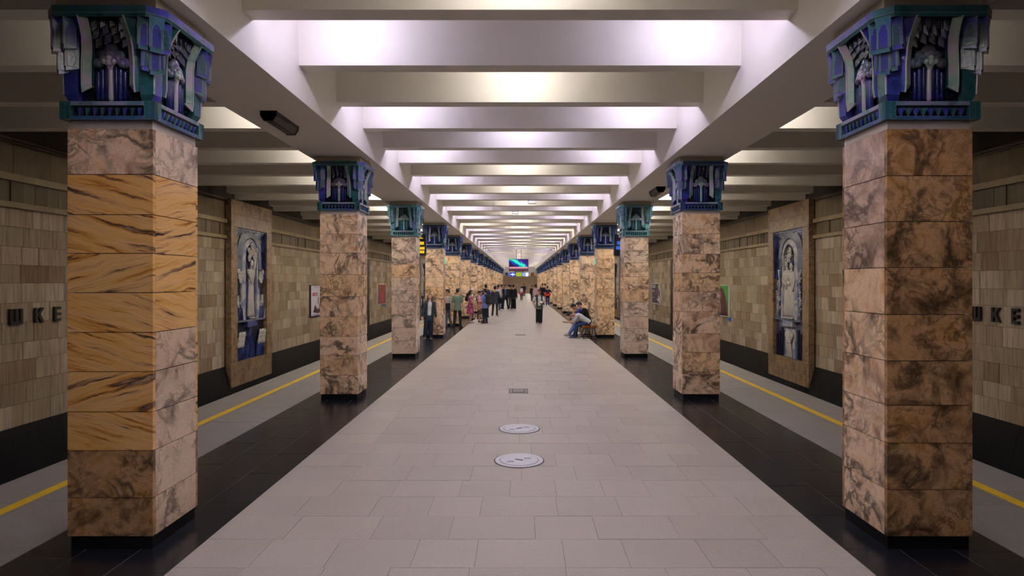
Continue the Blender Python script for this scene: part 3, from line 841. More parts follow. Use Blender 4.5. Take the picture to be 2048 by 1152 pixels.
        for sx in (-1, 1):
            m = MB(); m.tube([(sx * .78, -.12, .9), (sx * .82, -.13, 1.5), (sx * .72, -.13, 2.0), (sx * .85, -.13, 2.5)], .03, 6)
            for k in range(18): ellf(m, sx * (.8 + r.uniform(-.16, .18)), .95 + k * .088, .04, .05, .14, .04)
            m.build('vine', R_WHITE, root, True)
            for k in range(2): MB().box(sx * (.62 + .36 * k) - .05, sx * (.62 + .36 * k) + .05, -.12, -.07, .86, 1.9 - .3 * k).build('pilaster', R_WHITE, root)
    MB().prism([(-ow, -.19), (ow, -.19), (ow, -.06), (-ow, -.06)], .06, 'z', .80).build('ledge', R_GREY, root)
    MB().box(cx - .38, cx + .38, -.215, -.06, .62, .80).build('pedestal', R_WHITE if s > 0 else R_BLUE, root)
    if s < 0:
        MB().prism([(cx - .34, ob + .01), (cx + .34, ob + .01), (cx + .06, .6), (cx - .06, .6)], .08, 'y', -.15).build('water_cone', R_BLUE, root)
        for sx in (-1, 1):
            m = MB()
            for k in range(9): bloom(m, sx * (.62 + .17 * (k % 3)) + .02 * k, .08 + .15 * (k // 3), .10, .14)
            m.build('flower_bunch', R_CREAM, root, True)
            m = MB()
            for k in range(6): m.capsule((sx * (.5 + .1 * k), -.11, ob + .04), (sx * (.54 + .09 * k), -.12, .05), .045, .03, 7)
            m.build('stems', R_BLUE, root, True)
    else:
        MB().box(cx - .38, cx + .38, -.115, -.07, ob + .01, .62).build('lower_panel', R_WHITE, root)
        m = MB()
        for k in range(9):
            t = (k - 4) / 4
            m.capsule((cx + t * .18, -.13, ob + .05), (cx + t * .10, -.15, .1), .02, .018, 6); m.capsule((cx + t * .10, -.15, .1), (cx + t * .26, -.15, .38 - .08 * abs(t)), .018, .035, 6)
            ellf(m, cx + t * .26, .42 - .08 * abs(t), .04, .08, .15, .03)
        m.capsule((cx - .12, -.165, .1), (cx + .12, -.165, .1), .03, .03, 6)
        m.build('wheat_sheaf', R_CREAM, root, True)
        for sx in (-1, 1):
            for k in range(3): MB().box(sx * (.62 + .18 * k) - .07, sx * (.62 + .18 * k) + .07, -.11 - .01 * k, -.07, ob + .02, .55 - .12 * k).build('dark_block', R_DARK, root)
for i, yc in enumerate(RELIEF_Y):
    for side in ('left', 'right'): relief(side, yc, i)

# carved niche strips farther down the walls
for side in ('left', 'right'):
    s = -1 if side == 'left' else 1
    root = tag(empty('niche_strip', (s * (WALL_X - .008), NICHE_Y, 0), PI / 2 if s < 0 else -PI / 2), 'tall dark carved niche strip of four stacked panels in the %s wall' % side, 'niche', 'niche strips')
    MB().box(-.5, .5, -.03, 0, -.5, 3.40).build('backing', M['letter'], root)
    for k in range(4):
        z0 = -.48 + k * .97
        MB().box(-.46, .46, -.06, -.03, z0, z0 + .94).build('panel', M['frieze'], root)
        MB().prism([(-.3, z0 + .06), (.3, z0 + .06), (.34, z0 + .5), (.2, z0 + .72), (0, z0 + .9), (-.2, z0 + .72), (-.34, z0 + .5)], .02, 'y', -.078).build('pointed_arch', M['letter'], root)

# ------------------------------------------------------------------ station name letters
def letter_mb(ch, h=.28):
    m = MB(); t = .052; d = .045
    B = lambda x0, x1, z0, z1: m.box(x0, x1, -d, 0, z0, z1)
    if ch == 'SHA': B(-.14, -.14 + t, 0, h); B(-t/2, t/2, 0, h); B(.14 - t, .14, 0, h); B(-.14 + t, -t/2, 0, t); B(t/2, .14 - t, 0, t)
    if ch == 'KA':
        B(-.10, -.10 + t, 0, h)
        m.prism([(-.048, .11), (-.048, .17), (.045, h), (.11, h), (.005, .14)], d, 'y', -d); m.prism([(-.02, .17), (-.035, .125), (.05, 0), (.115, 0), (.02, .16)], d - .002, 'y', -d)
    if ch == 'IE': B(-.08, -.08 + t, 0, h); [B(-.08 + t, .08, z, z + t) for z in (0, h/2 - t/2, h - t)]
    if ch == 'EN': B(-.10, -.10 + t, 0, h); B(.10 - t, .10, 0, h); B(-.10 + t, .10 - t, h/2 - t/2, h/2 + t/2)
    if ch == 'TE': B(-t/2, t/2, 0, h - t); B(-.10, .10, h - t, h)
    if ch == 'O':
        n = 20; a = [(.125 * math.cos(2*PI*i/n), h/2 + h/2 * math.sin(2*PI*i/n)) for i in range(n)]; b = [(.073 * math.cos(2*PI*i/n), h/2 + (h/2 - t) * math.sin(2*PI*i/n)) for i in range(n)]
        for i in range(n):
            j = (i + 1) % n; m.prism([a[i], a[j], b[j], b[i]], d, 'y', -d)
    return m
for side in ('left', 'right'):
    s = -1 if side == 'left' else 1
    ys = {'left': (10.05, 10.56, 11.09, 11.62, 12.08, 12.58, 13.08), 'right': (13.3, 12.8, 12.27, 11.75, 11.28, 10.76, 10.26)}[side]
    root = tag(empty('station_name', (s * (WALL_X - .008), ys[3], 1.33), PI / 2 if s < 0 else -PI / 2), 'dark raised letters of the station name on the %s wall' % side, 'sign', 'station name signs')
    for ch, y in zip(('TE', 'O', 'SHA', 'KA', 'IE', 'EN', 'TE'), ys):
        o = letter_mb(ch).build('letter', M['letter'], root); o.location = (abs(y - ys[3]) * (1 if (y - ys[3]) * (1 if s < 0 else -1) > 0 else -1), 0, 0)

# ------------------------------------------------------------------ advertising posters on the walls
P_WHITE = plain('poster_white', (.62, .60, .66), .35, .4, var=.05); P_RED = plain('poster_red', (.42, .015, .03), .35); P_GREEN = plain('poster_green', (.02, .30, .03), .35)
P_PURPLE = plain('poster_purple', (.035, .012, .05), .35); P_DRED = plain('poster_dark_red', (.20, .015, .02), .35); P_PINK = plain('poster_pink', (.55, .16, .18), .4)
P_HAIR = plain('poster_hair', (.05, .012, .012), .4); P_VIOLET = plain('poster_violet', (.22, .05, .38), .4); P_LIME = plain('poster_lime', (.45, .6, .06), .4); P_BLUE = plain('blue_tag', (.02, .16, .62), .4)
P_SKIN = plain('poster_skin', (.35, .16, .10), .4)
def poster(side, y0, y1, z0, z1, label, face, items):
    s = -1 if side == 'left' else 1
    root = tag(empty('poster', (s * (WALL_X - .03), (y0 + y1) / 2, (z0 + z1) / 2), PI / 2 if s < 0 else -PI / 2), label, 'poster', 'wall posters')
    w, h = (y1 - y0) / 2, (z1 - z0) / 2
    f = MB(); t = .03
    f.box(-w, w, -.05, .02, -h, -h + t); f.box(-w, w, -.05, .02, h - t, h); f.box(-w, -w + t, -.05, .02, -h + t, h - t); f.box(w - t, w, -.05, .02, -h + t, h - t)
    f.build('frame', M['dark_metal'] if side == 'left' and face is P_WHITE else M['white_plastic'], root)
    sh = MB().box(-w + t, w - t, -.03, .02, -h + t, h - t).build('sheet', face, root)
    for nm, mat, poly, lvl in items:
        MB().prism([(x * w, z * h) for x, z in poly], .003, 'y', -.033 - .003 * lvl).build(nm, mat, sh)
    return root
def rect(x0, x1, z0, z1): return [(x0, z0), (x1, z0), (x1, z1), (x0, z1)]
poster('left', 26.6, 29.0, .57, 1.95, 'white poster with a red square and dancing figure, by the second left column', P_WHITE, [
    ('logo_square', P_RED, rect(-.78, -.25, .30, .50), 1), ('letters', P_WHITE, rect(-.62, -.56, .33, .44), 2), ('letters', P_WHITE, rect(-.50, -.44, .33, .44), 2), ('letters', P_WHITE, rect(-.38, -.32, .33, .44), 2),
    ('text_line', P_VIOLET, rect(-.62, .4, .86, .89), 1), ('raised_arm', P_SKIN, [(-.22, -.2), (-.1, -.28), (-.08, .2), (-.2, .22)], 1), ('raised_arm', P_SKIN, [(.18, -.25), (.32, -.25), (.34, .02), (.2, .02)], 1),
    ('dress', P_RED, [(-.05, -.5), (.4, -.5), (.36, -.22), (-.02, -.22)], 2), ('figure', P_HAIR, [(-.7, -.72), (-.5, -.25), (-.3, -.55), (.3, -.5), (.3, -.72), (-.2, -.82)], 1), ('ground_band', P_VIOLET, rect(-.8, .8, -.92, -.88), 1)])
poster('left', 39.1, 41.6, .62, 1.94, 'dark red poster on the left wall beyond the second column', P_DRED, [
    ('figure', P_RED, [(-.3, -.45), (.35, -.45), (.25, .1), (.1, .35), (-.1, .2)], 1), ('text_line', P_PINK, rect(-.35, .4, -.62, -.54), 1)])
poster('right', 26.7, 28.6, .56, 1.95, 'green poster of a long-haired woman, by the second right column', P_GREEN, [
    ('hair', P_HAIR, [(-.9, -.95), (.72, -.95), (.66, -.4), (.5, .3), (.2, .75), (-.1, .85), (-.5, .7), (-.9, .2)], 1), ('hair_edge', P_DRED, [(.72, -.95), (.9, -.95), (.78, -.3), (.55, .35), (.2, .8), (.2, .72), (.5, .28), (.66, -.4)], 2),
    ('face', P_PINK, [(-.85, .1), (-.3, -.1), (-.05, .3), (-.2, .66), (-.6, .6)], 2), ('hand', P_SKIN, [(-.4, -.8), (-.05, -.75), (-.1, -.2), (-.35, -.25)], 2)])
poster('right', 39.7, 42.3, .64, 1.98, 'purple poster with white lettering on the right wall, beyond the second column', P_PURPLE, [
    ('text_line', P_WHITE, rect(-.85, -.1, .74, .82), 1), ('text_line', P_WHITE, rect(-.85, -.05, .56, .66), 1), ('text_line', P_WHITE, rect(-.85, -.3, .16, .30), 1), ('text_line', P_WHITE, rect(-.8, -.4, -.45, -.38), 1),
    ('violet_shape', P_VIOLET, [(.1, -.1), (.6, .3), (.75, .8), (.4, .6), (.2, .2)], 1), ('lime_shape', P_LIME, [(.5, .7), (.85, .2), (.9, .8), (.7, .95)], 2), ('white_swirl', P_WHITE, [(.15, -.5), (.5, -.75), (.9, -.9), (.85, -.4), (.6, -.1), (.55, -.5)], 2)])
tag(MB().box(WALL_X - .06, WALL_X - .012, 26.55, 26.85, .40, .53).build('blue_tag', P_BLUE), 'small blue tag under the green poster', 'tag')
tag(MB().box(-WALL_X + .012, -WALL_X + .06, 41.1, 41.5, .46, .58).build('blue_tag', P_BLUE), 'small blue tag under the dark red poster', 'tag')

# ------------------------------------------------------------------ floor fittings
def cover(y, label):
    root = tag(empty('manhole_cover', (-.01, y, 0)), label, 'manhole cover', 'manhole covers')
    def disc(r, z0, z1, n=40): return MB().prism([(r * math.cos(2*PI*i/n), r * math.sin(2*PI*i/n)) for i in range(n)], z1 - z0, 'z', z0)
    disc(.295, .0015, .004).build('seat_ring', M['cover_dark'], root); disc(.282, .003, .008).build('rim', M['cover'], root)
    disc(.228, .004, .0092).build('groove', M['cover_dark'], root); disc(.222, .005, .0105).build('lid', M['cover'], root)
    m = MB(); a = .6 if y > 8 else -.5
    ca, sa = math.cos(a), math.sin(a)
    P = lambda x, y: (x * ca - y * sa, x * sa + y * ca)
    m.prism([P(-.05, -.012), P(.05, -.012), P(.05, .012), P(-.05, .012)], .003, 'z', .010); m.build('slot', M['cover_dark'], root)
    for (x, y_) in ((-.1, -.07), (.1, .06)):
        m = MB(); m.prism([(x - .045, y_ - .03), (x + .045, y_ - .03), (x + .035, y_ + .03), (x - .035, y_ + .03)], .0016, 'z', .0096); m.build('cast_mark', plain('cast_mark', (.42, .42, .45), .5), root)
cover(7.27, 'round pale manhole cover, nearer of the two in the floor'); cover(8.83, 'round pale manhole cover, farther of the two in the floor')
def hatch(x, y, w, d, label):
    root = tag(empty('floor_hatch', (x, y, 0)), label, 'hatch')
    MB().box(-w/2, w/2, -d/2, d/2, .001, .004).build('rim', M['cover_dark'], root); MB().box(-w/2 + .015, w/2 - .015, -d/2 + .02, d/2 - .02, .002, .006).build('frame', M['granite_side'], root)
    MB().box(-w/2 + .06, w/2 - .06, -d/2 + .07, d/2 - .07, .003, .008).build('groove', M['cover_dark'], root); MB().box(-w/2 + .075, w/2 - .075, -d/2 + .09, d/2 - .09, .004, .010).build('lid', M['granite_side'], root)
hatch(-.03, 11.9, .36, .50, 'small square metal floor hatch beyond the manhole covers'); hatch(0.02, 24.4, .40, .55, 'distant faint floor hatch in the middle of the hall')

# ------------------------------------------------------------------ speakers and ceiling boxes
def speaker(x, y, label):
    root = tag(empty('ceiling_speaker', (x, y, GIR_Z)), label, 'speaker', 'speakers under the girders')
    L = .40
    MB().prism([(-.10, 0), (-.10, -.06), (-.055, -.125), (.055, -.125), (.10, -.06), (.10, 0)], 2 * L, 'y', -L).build('body', M['dark_metal'], root)
    for k in (-1, 1): MB().prism([(-.108, 0), (-.108, -.062), (-.06, -.132), (.06, -.132), (.108, -.062), (.108, 0)], .02, 'y', k * (L - .01) - .01).build('end_cap', M['black_plastic'], root)
    MB().box(-.045, .045, -L + .08, L - .08, -.131, -.124).build('grille', M['black_plastic'], root)
speaker(-3.24, 8.38, 'dark brown speaker under the left girder, between first and second columns'); speaker(3.26, 14.75, 'dark brown speaker under the right girder, between second and third columns')
for i, (x, n, lab) in enumerate(((.38, 8, 'nearest white box hanging under the central ceiling ribs'), (-.17, 10, 'second white box hanging under the central ceiling ribs'), (.5, 16, 'third white box hanging under the central ceiling ribs'), (.35, 24, 'farthest white box hanging under the central ceiling ribs'))):
    y = RIB_Y0 + n * RIB_DY + RIB_W / 2 - .05
    root = tag(empty('exit_light', (x, y, RIB_Z)), lab, 'light box', 'white boxes under the ribs')
    MB().box(-.13, .13, -.05, .05, -.12, -.02).build('body', M['white_plastic'], root); MB().box(-.08, .08, -.03, .03, -.02, 0).build('bracket', M['white_plastic'], root); MB().box(-.11, .11, -.056, -.05, -.1, -.04).build('lens', emit('lens_glow', (1, 1, 1), .3), root)

# ------------------------------------------------------------------ hanging television, led board, direction signs, exit plates
def m_screen():
    t = NT('aurora_screen'); tc = t.n('ShaderNodeTexCoord').outputs['Object']
    sp = t.n('ShaderNodeSeparateXYZ'); t.set(sp.inputs[0], tc); z = sp.outputs[2]; x = sp.outputs[0]
    w = t.math('ADD', t.math('ADD', t.math('MULTIPLY', x, .55), z), t.math('MULTIPLY', t.noise(tc, 2.0, 4, 1.0), .7))
    band = t.ramp(w, [(.18, (.01, .0, .05)), (.32, (.0, .03, .35)), (.45, (.0, .75, .35)), (.52, (.05, .9, .25)), (.6, (.0, .25, .55)), (.75, (.02, .0, .12))])
    gz = t.ramp(t.math('ADD', z, .5), [(.20, (.06, .02, .04)), (.27, (.45, .18, .22)), (.34, (.5, .25, .3)), (.40, (0, 0, 0))])
    gm = t.ramp(t.math('ADD', z, .5), [(.33, 1.0), (.42, 0.0)])
    c = t.mix(gm, band, gz)
    t.set(t.b.inputs['Emission Color'], c); t.b.inputs['Emission Strength'].default_value = .6
    return t.done((.01, .01, .01), .2)
TV_Y = RIB_Y0 + 28 * RIB_DY + RIB_W / 2
zc = lambda yp: H_EYE - (yp - 563) * TV_Y / F_PX
xc = lambda xp: (xp - 1040) * TV_Y / F_PX
root = tag(empty('hanging_television', (xc(1037.3), TV_Y, zc(530.5))), 'large hanging television showing green aurora above the hall', 'television')
w, h = (xc(1057) - xc(1018)) / 2, (zc(518) - zc(542.5)) / 2
MB().box(-w, w, -.03, .06, -h, h).build('casing', M['black_plastic'], root); MB().box(-w + .025, w - .025, -.034, -.03, -h + .04, h - .025).build('screen', m_screen(), root)
for k in (-.19, .2): MB().tube([(k, .03, h), (k, .03, RIB_Z - zc(530.5))], .018, 8).build('rod', M['dark_metal'], root)
MB().box(-.3, .3, .06, .1, -.1, .1).build('bracket', M['dark_metal'], root)
root = tag(empty('led_board', (xc(1038.2), TV_Y, zc(549))), 'long LED board in blue, yellow and pale blue below the television', 'sign board')
w, h = (xc(1057.5) - xc(1019)) / 2, (zc(545) - zc(553)) / 2
MB().box(-w, w, -.02, .05, -h, h).build('casing', M['black_plastic'], root)
E_BLUE = emit('led_blue', (.02, .06, .6), .45, (.01, .01, .05)); E_LIME = emit('led_lime', (.42, .5, .01), .45, (.05, .05, .01)); E_SKY = emit('led_sky', (.2, .38, .95), .45, (.05, .05, .1)); E_LILAC = emit('led_lilac', (.75, .70, 1.0), .45); E_WHITE = emit('led_white', (.85, .9, 1.0), .5)
E_GREEN2 = emit('led_green', (.05, .25, .02), .3, (.01, .03, .01))
for a, b, mt in ((-1, -.36, E_BLUE), (-.33, .28, E_LIME), (.31, .62, E_SKY), (.64, .98, E_LILAC)):
    MB().box(a * w + .01, b * w - .005, -.026, -.02, -h + .015, h - .015).build('display', mt, root)
MB().box(-.9 * w, -.42 * w, -.03, -.026, -.02, .03).build('text_line', E_WHITE, root); MB().box(-.7 * w, -.62 * w, -.031, -.026, -.1, .1).build('text_line', E_WHITE, root)
for k in (-1, 0, 1): MB().box(-.27 * w, .22 * w, -.03, -.026, k * .085 - .014, k * .085 + .014).build('text_line', E_GREEN2, root)
for k in (-.4, .4): MB().box(k * w - .03, k * w + .03, .0, .03, h, zc(542.5) - zc(549) - .002).build('hanger', M['dark_metal'], root)
def hsign(s, label, mats, lines):
    y = COL_Y0 + 2 * COL_DY + COL_W + .95
    root = tag(empty('hanging_sign', (s * 3.32, y, 3.2)), label, 'sign', 'hanging direction signs')
    MB().box(-.49, .49, -.06, .06, -.32, .32).build('panel', mats[0], root)
    for (z, hh, a, b, mt) in lines: MB().box(min(-s * a, -s * b), max(-s * a, -s * b), -.068, -.06, z - hh, z + hh).build('text_line', mt, root)
    for k in (-.4, .4): MB().tube([(k, 0, .32), (k, 0, GIR_Z - 3.2)], .015, 8).build('rod', M['dark_metal'], root)
E_YEL = emit('sign_yellow', (.85, .52, .01), .38, (.3, .2, .0)); E_DBLUE = emit('sign_blue', (.03, .16, .75), .3, (.01, .03, .1))
hsign(-1, 'black hanging sign with yellow text lines beside the third left column', [plain('sign_charcoal', (.03, .025, .02), .4)], [(.05, .045, .43, .0, E_YEL), (-.10, .04, .45, -.1, E_YEL), (-.21, .04, .44, -.05, E_YEL), (.2, .012, .4, .0, E_YEL)])
hsign(1, 'navy hanging sign with blue text beside the third right column', [plain('sign_navy', (.02, .022, .05), .4)], [(.06, .05, .4, .2, E_DBLUE), (-.09, .05, .43, .25, E_DBLUE), (-.09, .05, .2, .0, E_DBLUE)])
E_EXIT = emit('exit_green', (.03, .55, .25), .4, (.02, .2, .1))
for side in ('left', 'right'):
    s = -1 if side == 'left' else 1
    y = COL_Y0 + 3 * COL_DY + A
    root = tag(empty('exit_plate', (s * (COL_IN - .004), y, 2.86)), 'small green exit plate on the inner face of the fourth %s column' % side, 'exit sign', 'exit plates')
    a, b = sorted((0, -s * .025)); MB().box(a, b, -.2, .2, -.1, .1).build('frame', M['white_plastic'], root)
    a, b = sorted((-s * .024, -s * .028)); MB().box(a, b, -.18, .18, -.085, .085).build('face', E_EXIT, root)

# ------------------------------------------------------------------ bench by the fourth right column
BX, BY0, BY1, BZ = 2.56, 22.75, 24.6, .48
bench = tag(empty('bench', (BX, (BY0 + BY1) / 2, 0)), 'wooden bench on curled black iron legs beside the fourth right column', 'bench')
L = (BY1 - BY0) / 2
for k in range(4): MB().box(-.27 + k * .136, -.27 + k * .136 + .128, -L, L, BZ - .075, BZ).build('seat_plank', M['wood'], bench)
for ye in (-L + .08, 0, L - .08):
    m = MB()
    m.tube([(-.05 + .13 * math.cos(a) * (1 if True else 0) - .10, ye, .24 + .155 * math.sin(a)) for a in [2*PI*i/16 for i in range(17)]], .015, 6)
    m.tube([(.15 + .06 * math.sin(t * PI), ye, .02 + t * (BZ - .1)) for t in [i / 8 for i in range(9)]], .016, 6)
    m.tube([(-.25, ye, .016), (.25, ye, .016)], .016, 6); m.tube([(.02, ye, .02), (.02, ye, BZ - .07)], .014, 6)
    m.tube([(-.22, ye, BZ - .09), (.22, ye, BZ - .09)], .014, 6)
    m.build('leg_frame', M['iron'], bench)
# ------------------------------------------------------------------ people
TMP = bpy.data.scenes.new('remesh_workshop')
JOBS = []                       # (final object, temp object)
def remesh_job(name, mb, mat, parent, voxel, smooth=4):
    me = mb.mesh('raw'); t = bpy.data.objects.new('raw', me); TMP.collection.objects.link(t)
    r = t.modifiers.new('r', 'REMESH'); r.mode = 'VOXEL'; r.voxel_size = voxel
    q = t.modifiers.new('s', 'SMOOTH'); q.iterations = smooth; q.factor = .5
    o = bpy.data.objects.new(name, bpy.data.meshes.new(name)); COL.objects.link(o)
    if parent: o.parent = parent
    JOBS.append((o, t, mat)); return o
def finish_jobs():
    vl = TMP.view_layers[0]; vl.update(); dg = vl.depsgraph
    for o, t, mat in JOBS:
        me = bpy.data.meshes.new_from_object(t.evaluated_get(dg)); me.name = o.name
        me.materials.clear(); me.materials.append(mat)
        me.polygons.foreach_set('use_smooth', [True] * len(me.polygons)); o.data = me
    for o, t, mat in JOBS: bpy.data.objects.remove(t)
    bpy.data.scenes.remove(TMP)
_fab = {}
def fabric(col, rough=.85):
    k = tuple(round(c, 4) for c in col)
    if k not in _fab: _fab[k] = plain('fabric_%d' % len(_fab), k, rough, .2, var=.18, scale=18)
    return _fab[k]
SKIN = plain('skin_tone', (.46, .26, .17), .5, .35, var=.08); HAIR = plain('dark_hair', (.018, .012, .010), .5, .4, var=.3, scale=40); WHAIR = plain('white_hair', (.6, .58, .55), .6); LIP = plain('lips', (.35, .10, .09), .5)
_t = NT('pink_floral_fabric')
FLORAL = _t.done(_t.ramp(_t.noise(_t.pos(), 11, 3, .8), [(.38, (.05, .012, .03)), (.47, (.42, .06, .14)), (.56, (.36, .06, .20)), (.64, (.62, .34, .40))]), .85, .2)
def ik(a, t, l1, l2, pole):
    d = t - a; L = min(d.length, l1 + l2 - .002); d = d.normalized()
    x = (l1*l1 - l2*l2 + L*L) / (2 * L); hh = math.sqrt(max(0, l1*l1 - x*x))
    p = Vector(pole); p = p - d * p.dot(d); p.normalize()
    return a + d * x + p * hh, a + d * L
STAND = dict(pel=(0, 0, .91), lean=(0, 2), hp=0, hy=0, hand={1: (.26, -.04, .77), -1: (-.26, -.04, .77)}, epole={1: (.4, 1, 0), -1: (-.4, 1, 0)}, foot={1: (.10, .0, .075), -1: (-.10, .0, .075)}, kpole=(0, -1, .1), curl=.5)
TS = [(-.09, .12, .085), (-.02, .155, .11), (.07, .152, .108), (.17, .132, .094), (.27, .142, .102), (.37, .16, .112), (.45, .165, .104), (.505, .14, .082), (.545, .07, .06)]
def person(label, X, Y, face, h, outfit, pose=None, hair='short', near=True, female=False):
    P = dict(STAND); P.update(pose or {})
    k = h / 1.75
    root = empty('person', (X, Y, 0), math.radians(face)); tag(root, label, 'person', 'people in the hall')
    S = Matrix.Scale(k, 4)
    pel = Vector(P['pel']); a0, a1 = [math.radians(v) for v in P['lean']]
    def spine(t):                      # position, up, forward at height t above the hips
        n = 12; p = Vector(pel); a = a0
        for i in range(n):
            tt = t * (i + .5) / n; a = a0 + (a1 - a0) * max(0, min(1, tt / .5))
            p = p + Vector((0, -math.sin(a), math.cos(a))) * (t / n)
        a = a0 + (a1 - a0) * max(0, min(1, t / .5))
        return p, Vector((0, -math.sin(a), math.cos(a))), Vector((0, -math.cos(a), -math.sin(a)))
    RX = Vector((1, 0, 0))
    wf = .93 if female else 1.0
    def torso(m, infl, t0, t1, hem=0.0, n=18):
        secs = []
        ts = [t for t in TS if t0 - 1e-6 <= t[0] <= t1 + 1e-6]
        if infl > .02 and t0 < 0:
            ts = [(t0, .162, .118), (t0 * .5, .162, .118)] + [t for t in ts if t[0] > -.01]
        for t, rx, ry in ts:
            p, u, f = spine(t)
            secs.append((p, RX, f, rx * wf + infl, ry + infl))
        m.loft(secs, n)
    # joints
    J = {}
    for s in (1, -1):
        p, u, f = spine(.468); sh = p + RX * (s * .172 * wf)
        el, wr = ik(sh, Vector(P['hand'][s]), .285, .25, P['epole'][s])
        hip = pel + RX * (s * .088)
        kn, an = ik(hip, Vector(P['foot'][s]), .425, .415, P['kpole'])
        J[s] = (sh, el, wr, hip, kn, an)
    # head frame
    nb, nu, nf = spine(.545); ang = a1 + math.radians(P['hp']); yaw = math.radians(P['hy'])
    hu = Vector((0, -math.sin(ang), math.cos(ang))); hf = Vector((0, -math.cos(ang), -math.sin(ang))); hr = RX.copy()
    hf, hr = (hf * math.cos(yaw) + hr * math.sin(yaw)), (hr * math.cos(yaw) - hf * math.sin(yaw))
    nk = nb + (nu * .6 + hu * .4).normalized() * .07
    hc = nk + hu * .115 + hf * .018
    HP = lambda x, y, z: hc + hr * x + hf * y + hu * z
    m = MB()
    torso(m, 0, -.09, .545)
    m.capsule(nb - nu * .03, nk + hu * .03, .056, .052)
    # skull, jaw, nose, ears
    secs = [(-.118, .030, .035, .042), (-.10, .048, .055, .028), (-.06, .062, .075, .012), (-.01, .071, .09, .002), (.04, .075, .096, -.006), (.08, .066, .086, -.010), (.108, .040, .055, -.012), (.12, .014, .02, -.012)]
    m.loft([(HP(0, dy, z), hr, hf, rx, ry) for z, rx, ry, dy in secs], 16)
    m.capsule(HP(0, .088, .012), HP(0, .106, -.032), .009, .014, 8); m.capsule(HP(-.03, .08, .025), HP(.03, .08, .025), .014, .014, 8); m.capsule(HP(-.012, .082, -.072), HP(.012, .082, -.072), .014, .014, 8)
    for s in (1, -1):
        m.ell(HP(s * .076, -.005, -.005), .012, .02, .032, 8, 6)
        sh, el, wr, hip, kn, an = J[s]
        m.capsule(sh - RX * (s * .03), el, .052, .040); m.capsule(el, (el + wr) / 2, .040, .037); m.capsule((el + wr) / 2, wr, .037, .026)
        # hand: palm, four fingers with a knuckle bend, thumb off the side of the palm
        d = (wr - el).normalized()
        side = d.cross(Vector((0, -1, 0)) if abs(d.y) < .8 else Vector((0, 0, 1))).normalized()
        if P.get('palm'): side = Vector(P['palm'][s]).normalized()
        nrm = d.cross(side).normalized()
        if nrm.dot(Vector((-s, 0, 0))) < 0 and not P.get('palm'): nrm = -nrm
        thx = side if side.dot(Vector((-s * .3, -1, 0))) > 0 else -side
        pc = wr + d * .085
        for q in (-.024, -.008, .008, .024): m.capsule(wr + thx * q * .6, pc + thx * q, .017, .014, 7)
        for i, (q, ln) in enumerate(((.03, .068), (.0105, .078), (-.0095, .072), (-.028, .056))):
            b0 = pc + thx * q; c = P['curl']
            b1 = b0 + (d * math.cos(c * .6) + nrm * math.sin(c * .6)).normalized() * ln * .5
            b2 = b1 + (d * math.cos(c * 1.6) + nrm * math.sin(c * 1.6)).normalized() * ln * .5
            m.capsule(b0, b1, .0105, .0098, 6); m.capsule(b1, b2, .0098, .009, 6)
        t0 = wr + d * .03 + thx * .022; t1 = t0 + (d * .6 + thx * .7 + nrm * .2).normalized() * .045; t2 = t1 + (d * .9 + thx * .2 + nrm * .35).normalized() * .034
        m.capsule(t0, t1, .014, .011, 6); m.capsule(t1, t2, .011, .0095, 6)
        m.capsule(hip, kn, .082, .054); cm = kn + (an - kn) * .35 - Vector(P['kpole']).normalized() * .012
        m.capsule(kn, cm, .052, .053); m.capsule(cm, an, .053, .034)
        ft = P.get('toe', {1: 12, -1: -12})[s]; fd = Vector((math.sin(math.radians(ft)), -math.cos(math.radians(ft)), 0))
        m.capsule(an - fd * .035 - Vector((0, 0, .035)), an + fd * .14 - Vector((0, 0, .045)), .036, .03)
    body = remesh_job('body', MB().join(m, S), SKIN, root, .0105 if near else .016, 3)
    # eyes and mouth
    e = MB()
    for s in (1, -1): e.ell(HP(s * .031, .086, .008), .013, .008, .007, 8, 5); 
    MB().join(e, S).build('eyes', HAIR, root, True)
    e = MB(); e.ell(HP(0, .094, -.062), .022, .006, .007, 8, 5); MB().join(e, S).build('mouth', LIP, root, True)
    # hair
    m = MB(); hm = HAIR if hair != 'white' else WHAIR
    m.ell(HP(0, -.018, .035), .086, .098, .098, 14, 9); m.ell(HP(0, .03, .085), .066, .062, .045, 12, 7)
    if hair == 'short' or hair == 'white':
        m.ell(HP(0, -.05, -.015), .074, .06, .07, 10, 7)
        for s in (1, -1): m.ell(HP(s * .045, .055, .095), .04, .04, .03, 8, 6)
    if hair == 'long':
        for s in (1, -1):
            m.capsule(HP(s * .07, .01, .03), HP(s * .085, -.03, -.14), .035, .04); m.capsule(HP(s * .085, -.03, -.14), HP(s * .09, .0 - .02, -.30), .042, .03)
        m.capsule(HP(0, -.07, 0), HP(0, -.085, -.28), .075, .07)
    if hair == 'bob':
        for s in (1, -1): m.capsule(HP(s * .07, -.01, .03), HP(s * .082, -.02, -.12), .038, .034)
        m.capsule(HP(0, -.06, 0), HP(0, -.065, -.12), .07, .06)
    if hair == 'curly':
        r = random.Random(3)
        for i in range(26):
            a = r.uniform(0, 2 * PI); z = r.uniform(-.14, .13); m.ell(HP(.09 * math.cos(a), -.03 + .08 * min(math.sin(a), .35), z), .045, .045, .045, 8, 6)
    if hair == 'bun': m.ell(HP(0, -.11, .06), .05, .045, .05, 10, 7)
    remesh_job('hair', MB().join(m, S), hm, root, .011 if near else .016, 2)
    # clothes
    vx = .013 if near else .018
